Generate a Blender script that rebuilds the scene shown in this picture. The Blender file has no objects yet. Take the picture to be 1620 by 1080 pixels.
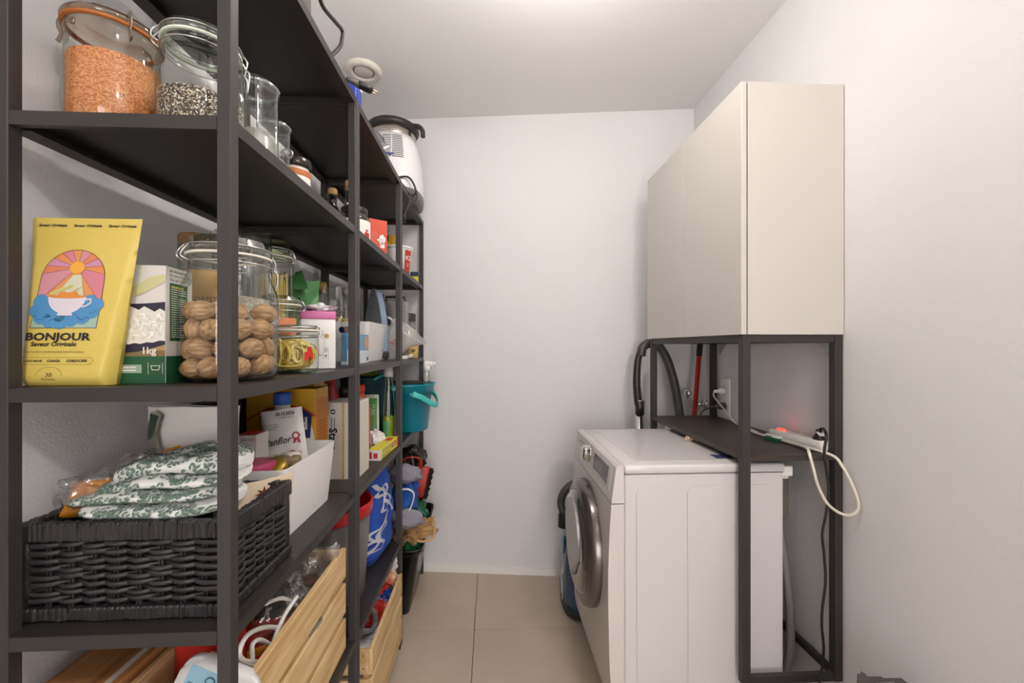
import bpy, bmesh, math, random
from mathutils import Matrix, Vector, noise
from math import pi, sin, cos, atan, radians as R, sqrt
rnd = random.Random(7)
S = bpy.context.scene
COL = S.collection
# ---------------------------------------------------------------- camera, world, lamps, exposure
YAW = atan(33/655.)
cd = bpy.data.cameras.new('camera'); cam = bpy.data.objects.new('camera', cd); COL.objects.link(cam)
cam.location = (0, 0, 1.35); cam.rotation_euler = (pi/2, 0, -YAW)
cd.sensor_width = 36; cd.lens = 36*655/1620.; cd.shift_y = 8/1620.; cd.clip_start = .01
S.camera = cam
S.view_settings.view_transform = 'Standard'; S.view_settings.look = 'None'
S.view_settings.exposure = 0.06; S.view_settings.gamma = 1; S.view_settings.use_curve_mapping = False
W = bpy.data.worlds.new('world'); S.world = W; W.use_nodes = True
W.node_tree.nodes['Background'].inputs[0].default_value = (.9, .9, 1, 1)
W.node_tree.nodes['Background'].inputs[1].default_value = .2
def lamp_light(name, loc, r, e, col=(1, .96, .918)):
    l = bpy.data.lights.new(name, 'POINT'); l.shadow_soft_size = r; l.energy = e; l.color = col
    o = bpy.data.objects.new(name, l); COL.objects.link(o); o.location = loc; return o
LAMPS = [((.20, 1.15, 2.725), .13, 18.0), ((.72, -.55, 2.725), .13, 30.0)]  # second entry is an extra fill lamp added behind the camera
wl = bpy.data.lights.new('hall_fill_light', 'AREA'); wl.shape = 'RECTANGLE'; wl.size = 1.3; wl.size_y = 1.9; wl.energy = 85; wl.color = (1, .985, .97)  # invented area light, brightens the lower room from behind the camera
wo = bpy.data.objects.new('hall_fill_light', wl); COL.objects.link(wo); wo.location = (.05, -3.28, 1.2); wo.rotation_euler = (pi/2, 0, pi)
for p, r, e in LAMPS: lamp_light('ceiling_lamp_light', (p[0], p[1], p[2]-.235), .08, e)

# ---------------------------------------------------------------- pixel -> point on a real plane
def ray(px, py):
    u = (px-810)/655.; v = (548-py)/655.; c, s = cos(YAW), sin(YAW)
    return Vector((u*c+s, c-u*s, v))
def pt(px, py, x=None, y=None, z=None):
    a = ray(px, py)
    t = x/a[0] if x is not None else y/a[1] if y is not None else (z-1.35)/a[2]
    return Vector((0, 0, 1.35)) + a*t
# ---------------------------------------------------------------- materials
def lin(h):
    h = h.lstrip('#'); v = [int(h[i:i+2], 16)/255 for i in (0, 2, 4)]
    return tuple(x/12.92 if x <= .04045 else ((x+.055)/1.055)**2.4 for x in v)+(1,)
MATS = {}
def mat(h, rough=.5, metal=0, emit=0, noise_s=0, noise_a=.0, bump=0, bscale=200, trans=0, coat=0, alpha=1, spec=.5, h2=None, stretch=None):
    key = (h, rough, metal, emit, noise_s, noise_a, bump, bscale, trans, coat, alpha, spec, h2, stretch)
    if key in MATS: return MATS[key]
    m = bpy.data.materials.new('m_'+h.strip('#')); m.use_nodes = True; nt = m.node_tree; b = nt.nodes['Principled BSDF']
    b.inputs['Base Color'].default_value = lin(h); b.inputs['Roughness'].default_value = rough; b.inputs['Metallic'].default_value = metal
    b.inputs['Specular IOR Level'].default_value = spec
    if trans: b.inputs['Transmission Weight'].default_value = trans
    if coat: b.inputs['Coat Weight'].default_value = coat
    if alpha < 1: b.inputs['Alpha'].default_value = alpha
    if emit: b.inputs['Emission Color'].default_value = lin(h); b.inputs['Emission Strength'].default_value = emit
    if noise_s or bump:
        tc = nt.nodes.new('ShaderNodeTexCoord'); mp = nt.nodes.new('ShaderNodeMapping'); nt.links.new(tc.outputs['Object'], mp.inputs[0])
        if stretch: mp.inputs['Scale'].default_value = stretch
    if noise_s:
        n = nt.nodes.new('ShaderNodeTexNoise'); n.inputs['Scale'].default_value = noise_s; n.inputs['Detail'].default_value = 5
        nt.links.new(mp.outputs[0], n.inputs[0])
        r = nt.nodes.new('ShaderNodeValToRGB'); c = lin(h); d = lin(h2) if h2 else tuple(x*(1-noise_a) for x in c[:3])+(1,)
        r.color_ramp.elements[0].position = .35; r.color_ramp.elements[1].position = .65
        r.color_ramp.elements[0].color = d; r.color_ramp.elements[1].color = c
        nt.links.new(n.outputs[0], r.inputs[0]); nt.links.new(r.outputs[0], b.inputs['Base Color'])
    if bump:
        n = nt.nodes.new('ShaderNodeTexNoise'); n.inputs['Scale'].default_value = bscale; n.inputs['Detail'].default_value = 3
        bp = nt.nodes.new('ShaderNodeBump'); bp.inputs['Strength'].default_value = bump; bp.inputs['Distance'].default_value = .003
        nt.links.new(mp.outputs[0], n.inputs[0])
        nt.links.new(n.outputs[0], bp.inputs['Height']); nt.links.new(bp.outputs[0], b.inputs['Normal'])
    MATS[key] = m; return m
def glassmat(tint='#f4faf6', edge='#8fa69a', refl=.05, pw=3, rough=.02, bump=0, diffuse=0):
    key = ('glass', tint, edge, refl, pw, rough, bump, diffuse)
    if key in MATS: return MATS[key]
    m = bpy.data.materials.new('glass'); m.use_nodes = True; nt = m.node_tree; nt.nodes.remove(nt.nodes['Principled BSDF'])
    out = nt.nodes['Material Output']; L = nt.links.new; N = nt.nodes.new
    lw = N('ShaderNodeLayerWeight'); lw.inputs[0].default_value = .5
    po = N('ShaderNodeMath'); po.operation = 'POWER'; po.inputs[1].default_value = pw; L(lw.outputs['Facing'], po.inputs[0])
    ml = N('ShaderNodeMath'); ml.operation = 'MULTIPLY_ADD'; ml.inputs[1].default_value = .7; ml.inputs[2].default_value = refl; L(po.outputs[0], ml.inputs[0])
    mc = N('ShaderNodeMix'); mc.data_type = 'RGBA'; mc.inputs[6].default_value = lin(tint); mc.inputs[7].default_value = lin(edge); L(po.outputs[0], mc.inputs[0])
    tr = N('ShaderNodeBsdfTransparent'); L(mc.outputs[2], tr.inputs[0])
    gl = N('ShaderNodeBsdfGlossy'); gl.inputs['Roughness'].default_value = rough
    mx = N('ShaderNodeMixShader'); L(ml.outputs[0], mx.inputs[0]); L(tr.outputs[0], mx.inputs[1]); L(gl.outputs[0], mx.inputs[2])
    last = mx
    if diffuse:
        df = N('ShaderNodeBsdfDiffuse'); df.inputs[0].default_value = lin(tint); m2 = N('ShaderNodeMixShader'); m2.inputs[0].default_value = diffuse
        L(mx.outputs[0], m2.inputs[1]); L(df.outputs[0], m2.inputs[2]); last = m2
    if bump:
        n = N('ShaderNodeTexNoise'); n.inputs['Scale'].default_value = 40; tc = N('ShaderNodeTexCoord'); L(tc.outputs['Object'], n.inputs[0])
        bp = N('ShaderNodeBump'); bp.inputs['Strength'].default_value = bump; bp.inputs['Distance'].default_value = .01
        L(n.outputs[0], bp.inputs['Height']); L(bp.outputs[0], gl.inputs['Normal']); L(bp.outputs[0], lw.inputs['Normal'])
    L(last.outputs[0], out.inputs[0]); MATS[key] = m; return m
def speckle(name, cols, scale, stretch=(1, 1, 1), bump=.6):
    m = bpy.data.materials.new(name); m.use_nodes = True; nt = m.node_tree; b = nt.nodes['Principled BSDF']; b.inputs['Roughness'].default_value = .6
    L = nt.links.new; N = nt.nodes.new
    tc = N('ShaderNodeTexCoord'); mp = N('ShaderNodeMapping'); mp.inputs['Scale'].default_value = stretch; L(tc.outputs['Object'], mp.inputs[0])
    v = N('ShaderNodeTexVoronoi'); v.inputs['Scale'].default_value = scale; L(mp.outputs[0], v.inputs[0])
    sp = N('ShaderNodeSeparateColor'); L(v.outputs['Color'], sp.inputs[0])
    r = N('ShaderNodeValToRGB'); r.color_ramp.interpolation = 'CONSTANT'; L(sp.outputs[0], r.inputs[0])
    e = r.color_ramp.elements
    while len(e) < len(cols): e.new(.5)
    for i, (p, c) in enumerate(cols): e[i].position = p; e[i].color = lin(c)
    dm = N('ShaderNodeMath'); dm.operation = 'MULTIPLY'; dm.inputs[1].default_value = -1; L(v.outputs['Distance'], dm.inputs[0])
    bp = N('ShaderNodeBump'); bp.inputs['Strength'].default_value = bump; bp.inputs['Distance'].default_value = .002; L(dm.outputs[0], bp.inputs['Height'])
    L(bp.outputs[0], b.inputs['Normal']); L(r.outputs[0], b.inputs['Base Color']); return m
def woodmat(name, a, b_, scale=(3, 60, 60), rough=.55):
    m = bpy.data.materials.new(name); m.use_nodes = True; nt = m.node_tree; b = nt.nodes['Principled BSDF']; b.inputs['Roughness'].default_value = rough
    L = nt.links.new; N = nt.nodes.new
    tc = N('ShaderNodeTexCoord'); oi = N('ShaderNodeObjectInfo'); ad = N('ShaderNodeVectorMath'); L(tc.outputs['Object'], ad.inputs[0])
    sc = N('ShaderNodeVectorMath'); sc.operation = 'SCALE'; sc.inputs[3].default_value = 7; L(oi.outputs['Random'], sc.inputs[0]); L(sc.outputs[0], ad.inputs[1])
    mp = N('ShaderNodeMapping'); mp.inputs['Scale'].default_value = scale; L(ad.outputs[0], mp.inputs[0])
    n = N('ShaderNodeTexNoise'); n.inputs['Scale'].default_value = 1; n.inputs['Detail'].default_value = 4; n.inputs['Distortion'].default_value = .6; L(mp.outputs[0], n.inputs[0])
    r = N('ShaderNodeValToRGB'); r.color_ramp.elements[0].position = .3; r.color_ramp.elements[1].position = .62
    r.color_ramp.elements[0].color = lin(a); r.color_ramp.elements[1].color = lin(b_); L(n.outputs[0], r.inputs[0]); L(r.outputs[0], b.inputs['Base Color']); return m

STEEL = mat('#373433', .5, 0, spec=.4)
SHELFM = mat('#322e2c', .42, 0, noise_s=9, noise_a=.12, spec=.45)
WALL = mat('#e0dedf', .9, bump=.35, bscale=170, spec=.15)
CEIL = mat('#f0eeec', .95, spec=.1)
GLASS = glassmat('#fbfdfb', '#b4c4bb', .05, 3.4); GLASS2 = glassmat('#fbfdfb', '#bccac2', .08, 2.4)
PLASTICBAG = glassmat('#fbfbfb', '#cfcfcf', .14, 1.5, .12, .8, .06)
CHROME = mat('#d9d9d9', .18, 1); WIRE = mat('#c9c9c9', .28, 1)
BLACK = mat('#17161a', .4); BLACKM = mat('#1d1b1b', .65); WHITE = mat('#efedea', .4); WHITEP = mat('#f2f0ee', .35, spec=.4)
PAPER = mat('#eceae6', .8); INK = mat('#1c1a1a', .7); GREYINK = mat('#6d6b68', .7)
PINE = woodmat('pine', '#c49a62', '#e6c795', (50, 4, 50)); PINEX = woodmat('pine_x', '#c49a62', '#e6c795', (4, 50, 50))
OAK = woodmat('oak', '#86552f', '#b17a48', (60, 3, 60))

# ---------------------------------------------------------------- mesh helpers
def new(): return bmesh.new()
I4 = Matrix.Identity(4)
def Tm(x=0, y=0, z=0, rz=0, rx=0, ry=0):
    return Matrix.Translation((x, y, z)) @ Matrix.Rotation(rz, 4, 'Z') @ Matrix.Rotation(rx, 4, 'X') @ Matrix.Rotation(ry, 4, 'Y')
def box(bm, lo, hi, bev=0, mi=0, M=None, seg=1):
    t = bmesh.new(); bmesh.ops.create_cube(t, size=1)
    for v in t.verts: v.co = Vector([lo[i]+(v.co[i]+.5)*(hi[i]-lo[i]) for i in range(3)])
    if bev: bmesh.ops.bevel(t, geom=t.edges[:], offset=bev, segments=seg, affect='EDGES', profile=.5)
    add(bm, t, mi, M, smooth=seg > 1)
def add(bm, t, mi=0, M=None, smooth=False):
    vm = {}
    for v in t.verts: vm[v] = bm.verts.new(M @ v.co if M else v.co)
    for f in t.faces:
        try: nf = bm.faces.new([vm[v] for v in f.verts])
        except ValueError: continue
        nf.material_index = mi; nf.smooth = smooth
    t.free()
def poly(bm, pts, mi=0, M=None, smooth=False):
    vs = [bm.verts.new(M @ Vector(p) if M else Vector(p)) for p in pts]
    f = bm.faces.new(vs); f.material_index = mi; f.smooth = smooth; return f
def prism(bm, pts, h, mi=0, M=None, smooth=False):
    n = len(pts); M = M or I4
    a = [bm.verts.new(M @ Vector((p[0], p[1], 0))) for p in pts]; b = [bm.verts.new(M @ Vector((p[0], p[1], h))) for p in pts]
    fs = [bm.faces.new(a[::-1]), bm.faces.new(b)]
    for i in range(n):
        f = bm.faces.new((a[i], a[(i+1) % n], b[(i+1) % n], b[i])); f.smooth = smooth; fs.append(f)
    for f in fs: f.material_index = mi
def lathe(bm, prof, M=None, n=28, mi=0, caps=True, smooth=True, sq=None):
    M = M or I4; rings = []
    for r, z in prof:
        ring = []
        for k in range(n):
            a = 2*pi*k/n; ca, sa = cos(a), sin(a)
            if sq: q = sq; d = (abs(ca)**q+abs(sa)**q)**(-1/q); ca, sa = ca*d, sa*d
            ring.append(bm.verts.new(M @ Vector((r*ca, r*sa, z))))
        rings.append(ring)
    for i in range(len(rings)-1):
        for k in range(n):
            f = bm.faces.new((rings[i][k], rings[i][(k+1) % n], rings[i+1][(k+1) % n], rings[i+1][k])); f.material_index = mi; f.smooth = smooth
    if caps:
        if prof[0][0] > 1e-5: bm.faces.new(rings[0][::-1]).material_index = mi
        if prof[-1][0] > 1e-5: bm.faces.new(rings[-1]).material_index = mi
def spline(P, n=6, closed=False):
    P = [Vector(p) for p in P]; out = []; m = len(P)
    for i in range(m if closed else m-1):
        p0, p1, p2, p3 = (P[(i-1) % m] if closed or i > 0 else P[0]), P[i % m], P[(i+1) % m], (P[(i+2) % m] if closed or i+2 < m else P[-1])
        for k in range(n):
            t = k/n
            out.append(.5*((2*p1)+(p2-p0)*t+(2*p0-5*p1+4*p2-p3)*t*t+(3*p1-p0-3*p2+p3)*t**3))
    if not closed: out.append(P[-1])
    return out
def tube(bm, P, r, n=8, mi=0, closed=False, sm=6, flat=None, M=None):
    P = spline(P, sm, closed) if sm else [Vector(p) for p in P]
    if M: P = [M @ p for p in P]
    m = len(P); rings = []; up = None
    for i, p in enumerate(P):
        d = (P[(i+1) % m]-P[i-1]) if closed else (P[min(i+1, m-1)]-P[max(i-1, 0)])
        if d.length < 1e-9: d = Vector((0, 0, 1))
        d.normalize()
        if up is None: up = Vector((0, 0, 1)) if abs(d.z) < .9 else Vector((1, 0, 0))
        if flat: up = Vector(flat)
        a = d.cross(up)
        if a.length < 1e-6: a = d.cross(Vector((.3, .9, .1)))
        a.normalize(); b = a.cross(d).normalized(); up = b
        rr = r(i/(m-1)) if callable(r) else r
        ra, rb = rr if isinstance(rr, tuple) else (rr, rr)
        rings.append([bm.verts.new(p+a*(ra*cos(2*pi*k/n))+b*(rb*sin(2*pi*k/n))) for k in range(n)])
    for i in range(m if closed else m-1):
        A, B = rings[i], rings[(i+1) % m]
        for k in range(n):
            f = bm.faces.new((A[k], A[(k+1) % n], B[(k+1) % n], B[k])); f.smooth = True; f.material_index = mi
    if not closed:
        bm.faces.new(rings[0][::-1]).material_index = mi; bm.faces.new(rings[-1]).material_index = mi
def grid(bm, fn, nu, nv, mi=0, smooth=True, closed_u=False):
    V = [[bm.verts.new(fn(i/nu, j/nv)) for j in range(nv+1)] for i in range(nu if closed_u else nu+1)]
    for i in range(nu):
        for j in range(nv):
            i2 = (i+1) % nu if closed_u else i+1
            f = bm.faces.new((V[i][j], V[i2][j], V[i2][j+1], V[i][j+1])); f.smooth = smooth
            f.material_index = mi(i/nu, j/nv) if callable(mi) else mi
def text(bm, s, size, M, mi=0, align='CENTER', shear=0, bold=0, sx=1, fn=None, spacing=1):
    c = bpy.data.curves.new('t', 'FONT'); c.body = s; c.size = 1; c.align_x = align; c.align_y = 'CENTER'; c.shear = shear; c.offset = bold/size; c.resolution_u = 2; c.space_character = spacing
    o = bpy.data.objects.new('t', c); me = o.to_mesh()
    vs = []
    for v in me.vertices:
        p = Vector((v.co.x*sx*size, v.co.y*size, 0)); vs.append(bm.verts.new(fn(M @ p) if fn else M @ p))
    for p in me.polygons:
        try: f = bm.faces.new([vs[i] for i in p.vertices]); f.material_index = mi
        except ValueError: pass
    o.to_mesh_clear(); bpy.data.objects.remove(o); bpy.data.curves.remove(c)
def obj(name, bm, mats, parent=None, loc=None, norm=True, kind=None):
    if norm: bmesh.ops.recalc_face_normals(bm, faces=bm.faces[:])
    me = bpy.data.meshes.new(name); bm.to_mesh(me); bm.free()
    for m in (mats if isinstance(mats, (list, tuple)) else [mats]): me.materials.append(m)
    o = bpy.data.objects.new(name, me); COL.objects.link(o)
    if parent: o.parent = parent
    if loc is not None: o.location = loc
    if kind: o['kind'] = kind
    return o
def tag(o, label, cat, group=None, kind=None):
    o['label'] = label; o['category'] = cat
    if group: o['group'] = group
    if kind: o['kind'] = kind
    return o
def thing(name, label, cat, loc=(0, 0, 0), rz=0, group=None, rx=0, ry=0):
    o = bpy.data.objects.new(name, None); COL.objects.link(o); o.empty_display_size = .02
    o.matrix_world = Tm(*loc, rz, rx, ry); return tag(o, label, cat, group)
def copy_tree(o, parent=None):
    c = o.copy(); COL.objects.link(c); c.parent = parent
    for ch in list(o.children): copy_tree(ch, c)
    return c
def struct(name, bm, m, parent=None):
    o = obj(name, bm, m, parent); o['kind'] = 'structure'; return o
# faces of a w x d x h box standing on z = 0, centred in x and y: u across, v up
def face(which, w, d, h, eps=.0007):
    if which == 'front': return Matrix(((1, 0, 0, -w/2), (0, 0, -1, -d/2-eps), (0, 1, 0, 0), (0, 0, 0, 1)))
    if which == 'side': return Matrix(((0, 0, 1, w/2+eps), (1, 0, 0, -d/2), (0, 1, 0, 0), (0, 0, 0, 1)))
    if which == 'top': return Matrix(((1, 0, 0, -w/2), (0, 1, 0, -d/2), (0, 0, 1, h+eps), (0, 0, 0, 1)))
def rect(bm, M, u0, v0, u1, v1, mi=0, z=0): poly(bm, [(u0, v0, z), (u1, v0, z), (u1, v1, z), (u0, v1, z)], mi, M)
def disc(bm, M, u, v, ru, rv=None, mi=0, n=24, z=0, a0=0, a1=2*pi):
    rv = rv or ru; P = [(u+ru*cos(a0+(a1-a0)*k/n), v+rv*sin(a0+(a1-a0)*k/n), z) for k in range(n if a1-a0 > 6.2 else n+1)]; poly(bm, P, mi, M)
def line(bm, M, P, w, mi=0, z=0, closed=False):
    P = [Vector((p[0], p[1])) for p in P]; m = len(P)
    for i in range(m if closed else m-1):
        a, b = P[i], P[(i+1) % m]; d = b-a
        if d.length < 1e-9: continue
        d.normalize(); q = Vector((-d.y, d.x))*w/2; d = d*w*.3
        poly(bm, [(*(a-d-q), z), (*(b+d-q), z), (*(b+d+q), z), (*(a-d+q), z)], mi, M)
def textlines(bm, M, u0, u1, v0, v1, n, mi, z=.0002, h=.45, seed=1):
    r = random.Random(seed); dv = (v1-v0)/n
    for k in range(n):
        v = v1-dv*(k+.5); u = u0; end = u1 if k % 4 != 3 else u0+(u1-u0)*r.uniform(.4, .9)
        while u < end-.001:
            w = min(r.uniform(.08, .2)*(u1-u0), end-u); rect(bm, M, u, v-dv*h/2, u+w*.86, v+dv*h/2, mi, z); u += w
def carton(name, label, w, d, h, loc, rz, body, group=None, cat='box', bev=.0012, rx=0):
    t = thing(name, label, cat, loc, rz, group, rx)
    bm = new(); box(bm, (-w/2, -d/2, 0), (w/2, d/2, h), bev); obj('carton', bm, body, t)
    return t
def blob(bm, c, r, amp, seed, sub=3, mi=0, sx=(1, 1, 1), smooth=True, freq=1.6, floor=None):
    t = bmesh.new(); bmesh.ops.create_icosphere(t, subdivisions=sub, radius=1)
    for v in t.verts:
        q = v.co*freq+Vector((seed*3.1, seed*1.7, seed)); k = 1+amp*noise.noise(q)+amp*.6*abs(noise.noise(q*2.3))
        p = Vector((v.co.x*sx[0], v.co.y*sx[1], v.co.z*sx[2]))*r*k+Vector(c)
        if floor is not None and p.z < floor: p.z = floor+.0005*noise.noise(q*5)
        v.co = p
    add(bm, t, mi, None, smooth)
def pillow(bm, w, d, h, nx=12, nz=14, crumple=0, seed=0, mi=0, tilt=0, top=.0, wtop=1, edge=.12, fold=None):
    """stand-up bag: front and back walls meeting at the side seams and at the top; local x centred, z up"""
    def th(u, v):
        e = min(1, min(u, 1-u)/edge); e = sin(e*pi/2)
        return d/2*e*max(top, (1-v) if v > .04 else .96*(.6+.4*v/.04))
    def pos(u, v, s):
        ww = w*(1+(wtop-1)*v); q = Vector((u*5+seed, v*5, seed*2.3+s))
        c = crumple*(noise.noise(q)+.6*abs(noise.noise(q*2.1))) if 0 < v else 0
        return Vector(((u-.5)*ww+tilt*v*h, s*(th(u, v)+c*.7), v*h+(c*.3 if v >= 1 else 0)))
    grid(bm, lambda u, v: pos(u, v, -1), nx, nz, mi); grid(bm, lambda u, v: pos(u, v, 1), nx, nz, mi)
    poly(bm, [(-w/2*.98, -d*.28, .0003), (w/2*.98, -d*.28, .0003), (w/2*.98, d*.28, .0003), (-w/2*.98, d*.28, .0003)], mi)
    bmesh.ops.remove_doubles(bm, verts=bm.verts[:], dist=.00005)
    return lambda u, v, eps=.0012: Vector(((u-.5)*w*(1+(wtop-1)*v)+tilt*v*h, -th(u, v)-eps-crumple*.35, v*h))

# ---------------------------------------------------------------- the room
WX0, WX1, YB, ZC = -.79, 1.171, -1.3, 2.725
def yback(x): return 2.527-.1163*(x+.446)
bm = new(); box(bm, (WX0-.1, YB-.1, -.12), (WX1+.1, 2.72, -.008)); floor = struct('floor', bm, mat('#8a7f73', .8))
TILE = mat('#c6b7a4', .34, noise_s=3.0, noise_a=.12, bump=.02, bscale=30, spec=.35)
for i in range(-2, 3):
    for j in range(-6, 2):
        x0, x1 = -.08+.6*i+.0015, -.08+.6*(i+1)-.0015; y0, y1 = 1.983+.6*j+.0015, 1.983+.6*(j+1)-.0015
        x0, x1 = max(x0, WX0), min(x1, WX1); y0 = max(y0, YB); y1 = min(y1, 2.66)
        if x1-x0 < .01 or y1-y0 < .01: continue
        bm = new(); box(bm, (x0, y0, -.008), (x1, y1, 0), .0012); obj('tile', bm, TILE, floor)
bm = new(); box(bm, (WX0-.1, YB-.1, ZC), (WX1+.1, 2.72, ZC+.1)); struct('ceiling', bm, CEIL)
bm = new(); box(bm, (WX0-.1, YB-.1, -.008), (WX0, 2.7, ZC)); struct('wall_left', bm, WALL)
bm = new(); box(bm, (WX1, YB-.1, -.008), (WX1+.1, 2.5, ZC)); struct('wall_right', bm, WALL)
bm = new(); box(bm, (WX0, YB-.1, -.008), (-.50, YB, ZC)); box(bm, (.60, YB-.1, -.008), (WX1, YB, ZC)); box(bm, (-.50, YB-.1, 2.12), (.60, YB, ZC)); struct('wall_front', bm, WALL)  # doorway opening added so the hall's fill light gets in
# unseen hall, added to house the area light that fills the lower room
for nm, lo, hi, m in (('wall_added_hall_left', (-.9, -3.4, -.008), (-.8, YB-.1, ZC), WALL), ('wall_added_hall_right', (1.0, -3.4, -.008), (1.1, YB-.1, ZC), WALL), ('wall_added_hall_back', (-.9, -3.5, -.008), (1.1, -3.4, ZC), WALL), ('ceiling_added_hall', (-.9, -3.5, ZC), (1.1, YB-.1, ZC+.1), CEIL), ('floor_added_hall', (-.9, -3.5, -.1), (1.1, YB-.1, -.0), mat('#c4b9ac', .5))):
    bm = new(); box(bm, lo, hi); struct(nm, bm, m)
bm = new(); prism(bm, [(WX0, yback(WX0)), (WX1, yback(WX1)), (WX1, 2.72), (WX0, 2.72)], ZC+.008, 0, Tm(0, 0, -.008)); struct('wall_back', bm, WALL)
bm = new(); prism(bm, [(WX0, yback(WX0)-.012), (WX1, yback(WX1)-.012), (WX1, yback(WX1)), (WX0, yback(WX0))], .042, 0); struct('baseboard_back', bm, mat('#ebe8e5', .45))
bm = new(); box(bm, (WX1-.012, YB, 0), (WX1, yback(WX1)-.012, .042)); struct('baseboard_right', bm, mat('#ebe8e5', .45))
for i, (p, r, e) in enumerate(LAMPS):
    t = thing('ceiling_lamp', ['round white ceiling lamp above the washing machine aisle', 'added round white fill lamp on the ceiling behind the camera'][i], 'lamp', p)
    bm = new(); lathe(bm, [(r+.012, 0), (r+.012, -.045), (r+.005, -.05), (r+.002, -.045), (r+.002, 0)], None, 40, 0, False); obj('lamp_rim', bm, WHITE, t)
    bm = new(); lathe(bm, [(0, -.15), (r*.6, -.148), (r*.9, -.13), (r, -.09), (r, -.044), (0, -.044)], None, 40, 0, False); obj('diffuser', bm, mat('#fff4e6', .5, emit=3), t)
# ceiling vent
t = thing('ceiling_vent', 'round white ceiling air vent with a recessed centre disc', 'vent', (-.632, 2.092, ZC))
bm = new(); lathe(bm, [(.052, -.001), (.052, -.012), (.056, -.018), (.070, -.02), (.083, -.012), (.086, 0)], None, 40, 0, False); obj('vent_ring', bm, mat('#e3dcd2', .5), t)
bm = new(); lathe(bm, [(0, -.016), (.038, -.016), (.044, -.013), (.046, 0)], None, 36); obj('vent_disc', bm, mat('#dcd4c8', .5), t)

# ---------------------------------------------------------------- shelving along the left wall: three joined bays
SX0, SX1 = -.752, -.404
UNITY = [(.664, 1.275), (1.277, 1.888), (1.890, 2.501)]
Z = dict(T=2.097, A=1.709, B=1.287, C=.9085, D=.475, E=.055)
def make_unit(name, label, y0, y1, zs):
    t = thing(name, label, 'shelf', (0, y0, 0), 0, 'shelving bays along the wall')
    L = y1-y0; pw = .021
    for x in (SX0, SX1-pw):
        for y in (0, L-pw):
            bm = new(); box(bm, (x, y, 0), (x+pw, y+pw, Z['T']), .0012); obj('post', bm, STEEL, t)
    for z in zs:
        bm = new(); h = .022; b = .012; e = .0006
        box(bm, (SX0+.002, .002, z-.003), (SX1-.002, L-.002, z))
        box(bm, (SX1-b, pw+e, z-h), (SX1-.001, L-pw-e, z-.0005)); box(bm, (SX0+.001, pw+e, z-h), (SX0+b, L-pw-e, z-.0005))
        box(bm, (SX0+pw+e, .001, z-h), (SX1-pw-e, b, z-.0005)); box(bm, (SX0+pw+e, L-b, z-h), (SX1-pw-e, L-.001, z-.0005))
        box(bm, (SX1-b-.022, pw, z-h), (SX1-b, L-pw, z-h+.0015)); box(bm, (SX0+b, pw, z-h), (SX0+b+.022, L-pw, z-h+.0015))
        s = obj('shelf', bm, SHELFM, t)
        bm = new()
        for y in (.05, L-.05):
            for x in (SX1-b-.012, SX0+b+.012): lathe(bm, [(.0035, z-h-.0008), (.0035, z-h+.0001)], Tm(x, y), 10)
        obj('screw', bm, BLACK, s)
    return t
make_unit('shelving_bay', 'black metal shelving bay holding the yellow pouch and wicker basket, nearest', *UNITY[0], [Z[k] for k in 'TABCD'])
make_unit('shelving_bay', 'black metal shelving bay with white bin and blue towel, in the middle', *UNITY[1], [Z[k] for k in 'TABCDE'])
make_unit('shelving_bay', 'black metal shelving bay holding the teal bucket, against the back wall', *UNITY[2], [Z[k] for k in 'TABC'])

# ---------------------------------------------------------------- wall-hung frame, cupboard, washing machine
t = thing('metal_frame', 'black metal wall frame with one shelf spanning over the washing machine', 'frame', (0, 0, 0))
FX0, FX1, FY0, FY1, FZ0, FZ1 = .826, 1.169, 1.32, 2.115, .235, 1.389
pw = .027
for x in (FX0, FX1-pw):
    for y in (FY0, FY1-pw):
        bm = new(); box(bm, (x, y, FZ0), (x+pw, y+pw, FZ1), .0012); obj('post', bm, STEEL, t)
for z in (FZ1-.026, FZ0):
    for a in ((FX0+pw, FY0+.003, FX1-pw, FY0+.02), (FX0+pw, FY1-.02, FX1-pw, FY1-.003), (FX0+.003, FY0+pw, FX0+.02, FY1-pw), (FX1-.02, FY0+pw, FX1-.003, FY1-pw)):
        if z == FZ0 and a[0] < .84 and a[2] < .9: continue
        bm = new(); box(bm, (a[0], a[1], z), (a[2], a[3], z+.026), .0008); obj('bar', bm, STEEL, t)
bm = new(); box(bm, (FX0+.002, FY0+.002, .972), (FX1-.002, FY1-.002, .9905), .001); obj('shelf', bm, mat('#3f3733', .45, noise_s=12, noise_a=.15), t)
for y in (1.36, 2.06):
    bm = new(); y2 = y+(.06 if y < 1.5 else -.06)
    prism(bm, [(y, 0), (y2, 0), (y, -.055)], .003, 0, Matrix(((0, 0, 1, 1.164), (1, 0, 0, 0), (0, 1, 0, 1.363), (0, 0, 0, 1)))); obj('wall_bracket', bm, mat('#a9adab', .35, .9), t)
CABM = mat('#ccc7c0', .38, spec=.45)
t = thing('wall_cabinet', 'pale grey handleless two-door wall cupboard on the black frame', 'cabinet', (0, 0, 0))
bm = new(); box(bm, (.840, 1.336, 1.3895), (1.169, 2.112, 2.216)); obj('carcass', bm, CABM, t)
bm = new(); box(bm, (.8405, 1.316, 1.3895), (1.169, 1.334, 2.219), .001); obj('side_panel', bm, CABM, t)
bm = new(); box(bm, (.8405, 2.113, 1.3895), (1.169, 2.131, 2.219), .001); obj('side_panel', bm, CABM, t)
for y0, y1 in ((1.316, 1.7225), (1.7255, 2.131)):
    bm = new(); box(bm, (.818, y0, 1.3895), (.8365, y1, 2.219), .0012); obj('door', bm, CABM, t)

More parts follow.
